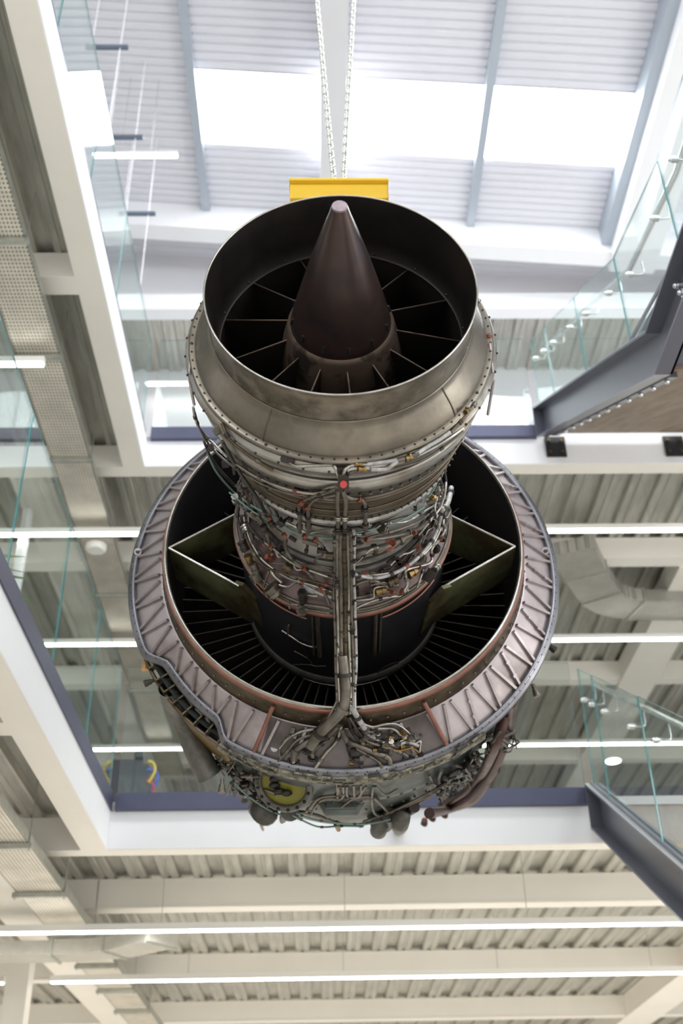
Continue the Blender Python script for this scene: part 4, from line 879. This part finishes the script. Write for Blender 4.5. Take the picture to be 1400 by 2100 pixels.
# ---- underside of the fan case: pipes, gearboxes, blade port, ducts
C_ = [(2.07, 1.05), (2.2, 1.012), (2.6, 1.0), (2.66, 1.012), (3.0, .955), (3.25, .92), (3.3, .88), (3.6, .82)]
c = surf(583, 1606, C_, .0); rad = np.array((c[0], 0, c[2])); rad /= np.linalg.norm(rad); t = np.cross(rad, (0, 1, 0)); nn = rad*.75+np.array((0, -.66, 0)); nn /= np.linalg.norm(nn); u2 = np.cross(nn, t)
q = M(); rp = .135
q.tube([c+nn*.01+t*rp*math.cos(k)+u2*rp*math.sin(k) for k in np.linspace(0, 2*PI, 40, endpoint=False)], .02, 6, closed=True)
q.cyl(c-nn*.06, c+nn*.004, rp, 36, 1)
for k in range(16):
    a = 2*PI*k/16; q.ball(c+nn*.03+t*rp*math.cos(a)+u2*rp*math.sin(a), .010, 5, 2)
po = E('blade_port', q, ['gear_grey', 'yellow_lens', 'pipe_dark'])
q = M()
for k, (a0, r0) in enumerate(((3.6, .05), (4.4, .055), (5.2, .045), (2.9, .04))): q.ball(c+nn*.012+t*.05*math.cos(a0)+u2*.05*math.sin(a0)*1.0, .03, 5, sc_=(1, 1, .5))
E('black_marking', q, 'black_steel', po)
under = [([(545, 1630), (560, 1650), (600, 1662), (650, 1672), (700, 1690), (745, 1690), (790, 1675), (850, 1650), (900, 1620), (945, 1580), (962, 1560)], .009, 4), ([(545, 1638), (570, 1655), (620, 1665), (632, 1660), (655, 1636), (690, 1630), (693, 1612)], .008, 3), ([(635, 1672), (660, 1640), (700, 1637), (703, 1612)], .008, 2), ([(711, 1612), (713, 1634), (740, 1634), (765, 1636), (795, 1665)], .008, 2),
 ([(765, 1612), (762, 1640), (768, 1668), (785, 1675)], .007, 0), ([(750, 1612), (735, 1634)], .007, 0), ([(770, 1612), (790, 1630), (815, 1618)], .006, 0), ([(800, 1668), (850, 1645), (890, 1625), (925, 1600), (950, 1570)], .009, 3), ([(745, 1685), (800, 1665), (860, 1636), (905, 1612)], .007, 2), ([(880, 1590), (890, 1608), (905, 1618), (915, 1608), (940, 1585)], .007, 1), ([(905, 1580), (900, 1600), (925, 1605), (955, 1590), (970, 1560)], .010, 1), ([(515, 1585), (520, 1610), (540, 1630)], .007, 1), ([(470, 1560), (490, 1590), (510, 1620), (540, 1640)], .008, 3),
 ([(690, 1608), (692, 1636)], .006, 0), ([(725, 1610), (726, 1632)], .008, 0), ([(740, 1610), (738, 1634), (720, 1640), (700, 1655)], .006, 0)]
for pts, r, cl in under: pipe(pts, r, 'pipe_dull' if r < .01 else 'gear_grey', .03, C_, clamps=cl)
for (pts) in ([(608, 1668), (640, 1680), (690, 1688), (750, 1690), (800, 1680)], [(600, 1672), (650, 1695), (700, 1694), (745, 1695)], [(470, 1590), (500, 1625), (560, 1665), (620, 1680)]): pipe(pts, .005, 'wire_green', .07, C_, clamps=4)
random.seed(21)
for i in range(46):                      # tangle on the left and right lower flanks
    a0, (px, py) = 0, random.choice(((random.uniform(445, 560), 0), (random.uniform(900, 1045), 0)))
    py = (1565+(px-445)*.62+random.uniform(-18, 34)) if px < 600 else (1640-(px-900)*.75+random.uniform(-36, 16))
    P = [(px+random.uniform(-22, 22), py+random.uniform(-18, 18)) for _ in range(4)]; q = M(); q.tube(catmull([surf(*p, C_, random.uniform(.02, .07)) for p in P], 4), random.choice((.005, .007, .01)), 6); E('pipe', q, random.choice(('grime', 'pipe_dull', 'pipe_dark', 'gear_grey')))
for i in range(40):
    px = random.choice((random.uniform(445, 560), random.uniform(905, 1040))); py = (1575+(px-445)*.62+random.uniform(-18, 30)) if px < 600 else (1638-(px-900)*.8+random.uniform(-36, 14))
    fitting(px, py, random.uniform(.010, .026), random.uniform(.02, .06), random.choice(('grime', 'pipe_dull', 'pipe_dark', 'gear_grey')), off=.04, prof=C_, rot=random.uniform(0, 3))
def lump(name, pts, rs, m, prof=C_, n=14):
    P = catmull([surf(p[0], p[1], prof, p[2]) for p in pts], 5); k = len(P); q = M(); rr = [float(np.interp(i/(k-1), np.linspace(0, 1, len(rs)), rs)) for i in range(k)]; q.tube(P, rr, n); return E(name, q, m)
lump('starter_duct', [(528, 1635, .02), (535, 1655, .04), (545, 1668, .06), (553, 1682, .07)], [.04, .075, .07, .02], 'gear_grey')
lump('drain_mast', [(535, 1690, .09), (539, 1702, .09)], [.014, .010], 'brass'); lump('drain_mast', [(595, 1665, .05), (585, 1672, .05), (578, 1685, .06)], [.05, .03, .012], 'gear_grey')
q = M(); c = surf(700, 1662, C_, .03)
q.tube([c+(-.10, 0, .06), c+(-.075, 0, -.0), c+(.075, 0, 0), c+(.10, 0, .06)], .03, 8); q.obox(c+(0, .03, .03), (.08, 0, 0), (0, .08, 0), (0, 0, .035)); E('gearbox', q, 'case_green', bevel=.004)
lump('fuel_pump', [(770, 1672, .0), (778, 1690, .06), (775, 1706, .09)], [.05, .05, .045], 'gear_grey'); lump('fuel_pump', [(800, 1672, .04), (790, 1690, .05), (775, 1700, .08)], [.04, .045, .035], 'gear_grey'); lump('fuel_pump', [(825, 1665, .02), (820, 1690, .07), (818, 1702, .08)], [.05, .05, .045], 'gear_grey')
lump('valve', [(690, 1690, .03), (694, 1702, .05)], [.018, .012], 'brass'); lump('valve', [(838, 1660, .03), (850, 1655, .05)], [.035, .03], 'pipe_dark')
for pts, r in (([(1045, 1440, .03), (1040, 1500, .05), (1020, 1560, .06), (995, 1605, .06), (960, 1640, .07), (905, 1665, .09)], .032), ([(1035, 1470, .04), (1010, 1540, .06), (985, 1590, .05), (950, 1625, .05), (905, 1650, .05)], .030), ([(1000, 1600, .08), (970, 1640, .1), (920, 1660, .1), (880, 1668, .09)], .03)):
    lump('air_pipe', pts, [r, r, r*.95, r], 'red_brown')
for p in ((912, 1668), (887, 1675), (870, 1685)): fitting(*p, .022, .05, 'grime', name='capped_port', off=.09, prof=C_, rot=.5, caps='red_cap'); q = M(); q.ball(surf(p[0]+1, p[1]+6, C_, .09), .019, 6); E('port_cap', q, 'red_cap')
# scoop duct at lower left, cavity edge and gold panel behind the ring
P = [surf(345, 1410, C_, .02), surf(375, 1480, C_, .05), surf(405, 1545, C_, .09), surf(430, 1590, C_, .12)]
q = M(); q.tube(catmull(P, 5), [.05+.0012*i for i in range(16)], 18, caps=False); 
Pc = catmull(P, 5); q.tube([Pc[-1]-(Pc[-1]-Pc[-2])*1.0, Pc[-1]], [.058, .066], 18, 1, caps=False); q.tube([Pc[-1]-(Pc[-1]-Pc[-2])*1.5, Pc[-1]-(Pc[-1]-Pc[-2])*.2], [.052, .062], 18, 1); E('scoop_duct', q, ['gear_grey', 'black_steel'])
q = M(); q.tube(catmull([pol(a, 2.10, 1.09) for a in range(-68, -28, 4)], 3), .010, 8); E('cavity_edge', q, 'case_brown')
for a in range(-62, -32, 4):
    q = M(); q.obox(pol(a, 2.085, 1.055), pol(a, 0, .04), (0, .02, 0), np.array((math.cos(math.radians(a)), 0, math.sin(math.radians(a))))*.004); E('cavity_web', q, 'pipe_brown')
q = M(); q.rev([(2.12, 1.085), (2.35, 1.06), (2.5, 1.045)], a0=-50, a1=-33, n=20); E('gold_panel', q, 'gold_case')
# fasteners dangling from the fan case on short wires
for (p, m, d) in (((298, 1362), 'amber', (0, 0, -1)), ((308, 1398), 'pipe_dark', (-.9, 0, -.4)), ((1097, 1416), 'pipe_dull', (.3, 0, -1)), ((1128, 1327), 'pipe_dark', (.7, 0, -.6)), ((455, 1612), 'pipe_dull', (0, 0, -1))):
    o = to_local(CAM); dd = dir_local(ray(*p)); c = o+dd*(2.12-o[1])/dd[1]; d = np.array(d, float); d /= np.linalg.norm(d); q = M()
    an = c*np.array((1, 0, 1)); an = an/np.linalg.norm(an)*1.08; an[1] = 2.1
    q.tube(catmull([an, (an+c)/2+(0, .0, .004), c-d*.03], 4), .0025, 5); q.cyl(c-d*.035, c-d*.005, .010, 10); q.cyl(c-d*.005, c+d*.012, .015, 10); q.cyl(c+d*.012, c+d*.032, .018, 12); E('hanging_plug', q, m)
# mount lugs and rods rising to the lifting beam
MB = to_local((0.12, 4.12, 6.25))
for x in (-.225, .225):
    q = M(); top = MB+np.array((x*1.0, 0, 0.0)); foot = np.array((x*.9, 1.16, .40)); q.cyl(foot, top+(0, 0, -.10), .022, 12); q.obox(top+(0, 0, -.10), (.03, 0, 0), (0, .03, 0), (0, 0, .04)); E('mount_link', q, 'stainless')

# ================================================================ HOIST
bx_, by_ = 0.118, 4.12
root = empty('lifting_beam', (bx_, by_, 6.275), 'short yellow lifting beam just above the exhaust nozzle', 'lifting beam')
q = M(); W_ = .262
q.add([(s*W_, y, z) for s in (-1, 1) for (y, z) in ((-.055, 0), (-.055, .10), (-.04, .135), (.04, .135), (.055, .10), (.055, 0))], [(0, 1, 2, 3, 4, 5), (11, 10, 9, 8, 7, 6)]+[(i, (i+1) % 6+0, (i+1) % 6+6, i+6) for i in range(6)]); q.build('beam_body', 'yellow_paint', root, bevel=.006)
q = M(); q.box(-W_-.004, W_+.004, -.075, .075, .118, .136); q.build('top_plate', 'yellow_paint', root, bevel=.003)
for x in (-.225, .225):
    q = M(); q.tube([(x+.026*math.cos(t), 0, -.02+.034*math.sin(t)) for t in np.linspace(0, 2*PI, 20, endpoint=False)], .010, 8, closed=True); q.cyl((x-.035, 0, .0), (x+.035, 0, .0), .009, 8); q.build('shackle', 'stainless', root)
q = M(); q.obox((.0, 0, .165), (.045, 0, 0), (0, .012, 0), (0, 0, .035)); q.build('lifting_eye', 'yellow_paint', root)
def chain(label, x0, x1, z1):
    a = np.array((x0, by_, 6.445)); b = np.array((x1, by_, z1)); L_ = np.linalg.norm(b-a); d = (b-a)/L_; pitch = .0375; n_ = int(L_/pitch)
    root = empty('lifting_chain', tuple(a), label, 'chain', 'pair of lifting chains')
    side = np.cross(d, (0, 1, 0)); side /= np.linalg.norm(side); fw = np.cross(side, d)
    def link_mesh(u):
        P = []; h = .0165; w = .0115
        for t in np.linspace(-PI/2, PI/2, 7): P.append(d*(h+w*math.cos(t))*1+u*w*math.sin(t)) if False else P.append(d*(h+w*math.cos(t))+u*w*math.sin(t))
        for t in np.linspace(PI/2, 3*PI/2, 7): P.append(d*(-h+w*math.cos(t))+u*w*math.sin(t))
        q = M(); q.tube(P, .0068, 6, closed=True); return q
    c1 = (side+fw)/math.sqrt(2); c2 = (side-fw)/math.sqrt(2)
    l = [link_mesh(c1).build('chain_link', 'chain_zinc', root), link_mesh(c2).build('chain_link', 'chain_zinc', root)]
    for i in range(min(n_, 99)):
        o = l[i] if i < 2 else l[i % 2].copy()
        if i >= 2: COL.objects.link(o)
        o.parent = root; o.location = tuple(d*pitch*(i+.5))
    return root
chain('left of the two shiny steel chains rising from the yellow beam', 0.093, -0.065, 9.6)
chain('right of the two shiny steel chains rising from the yellow beam', 0.144, 0.319, 9.6)
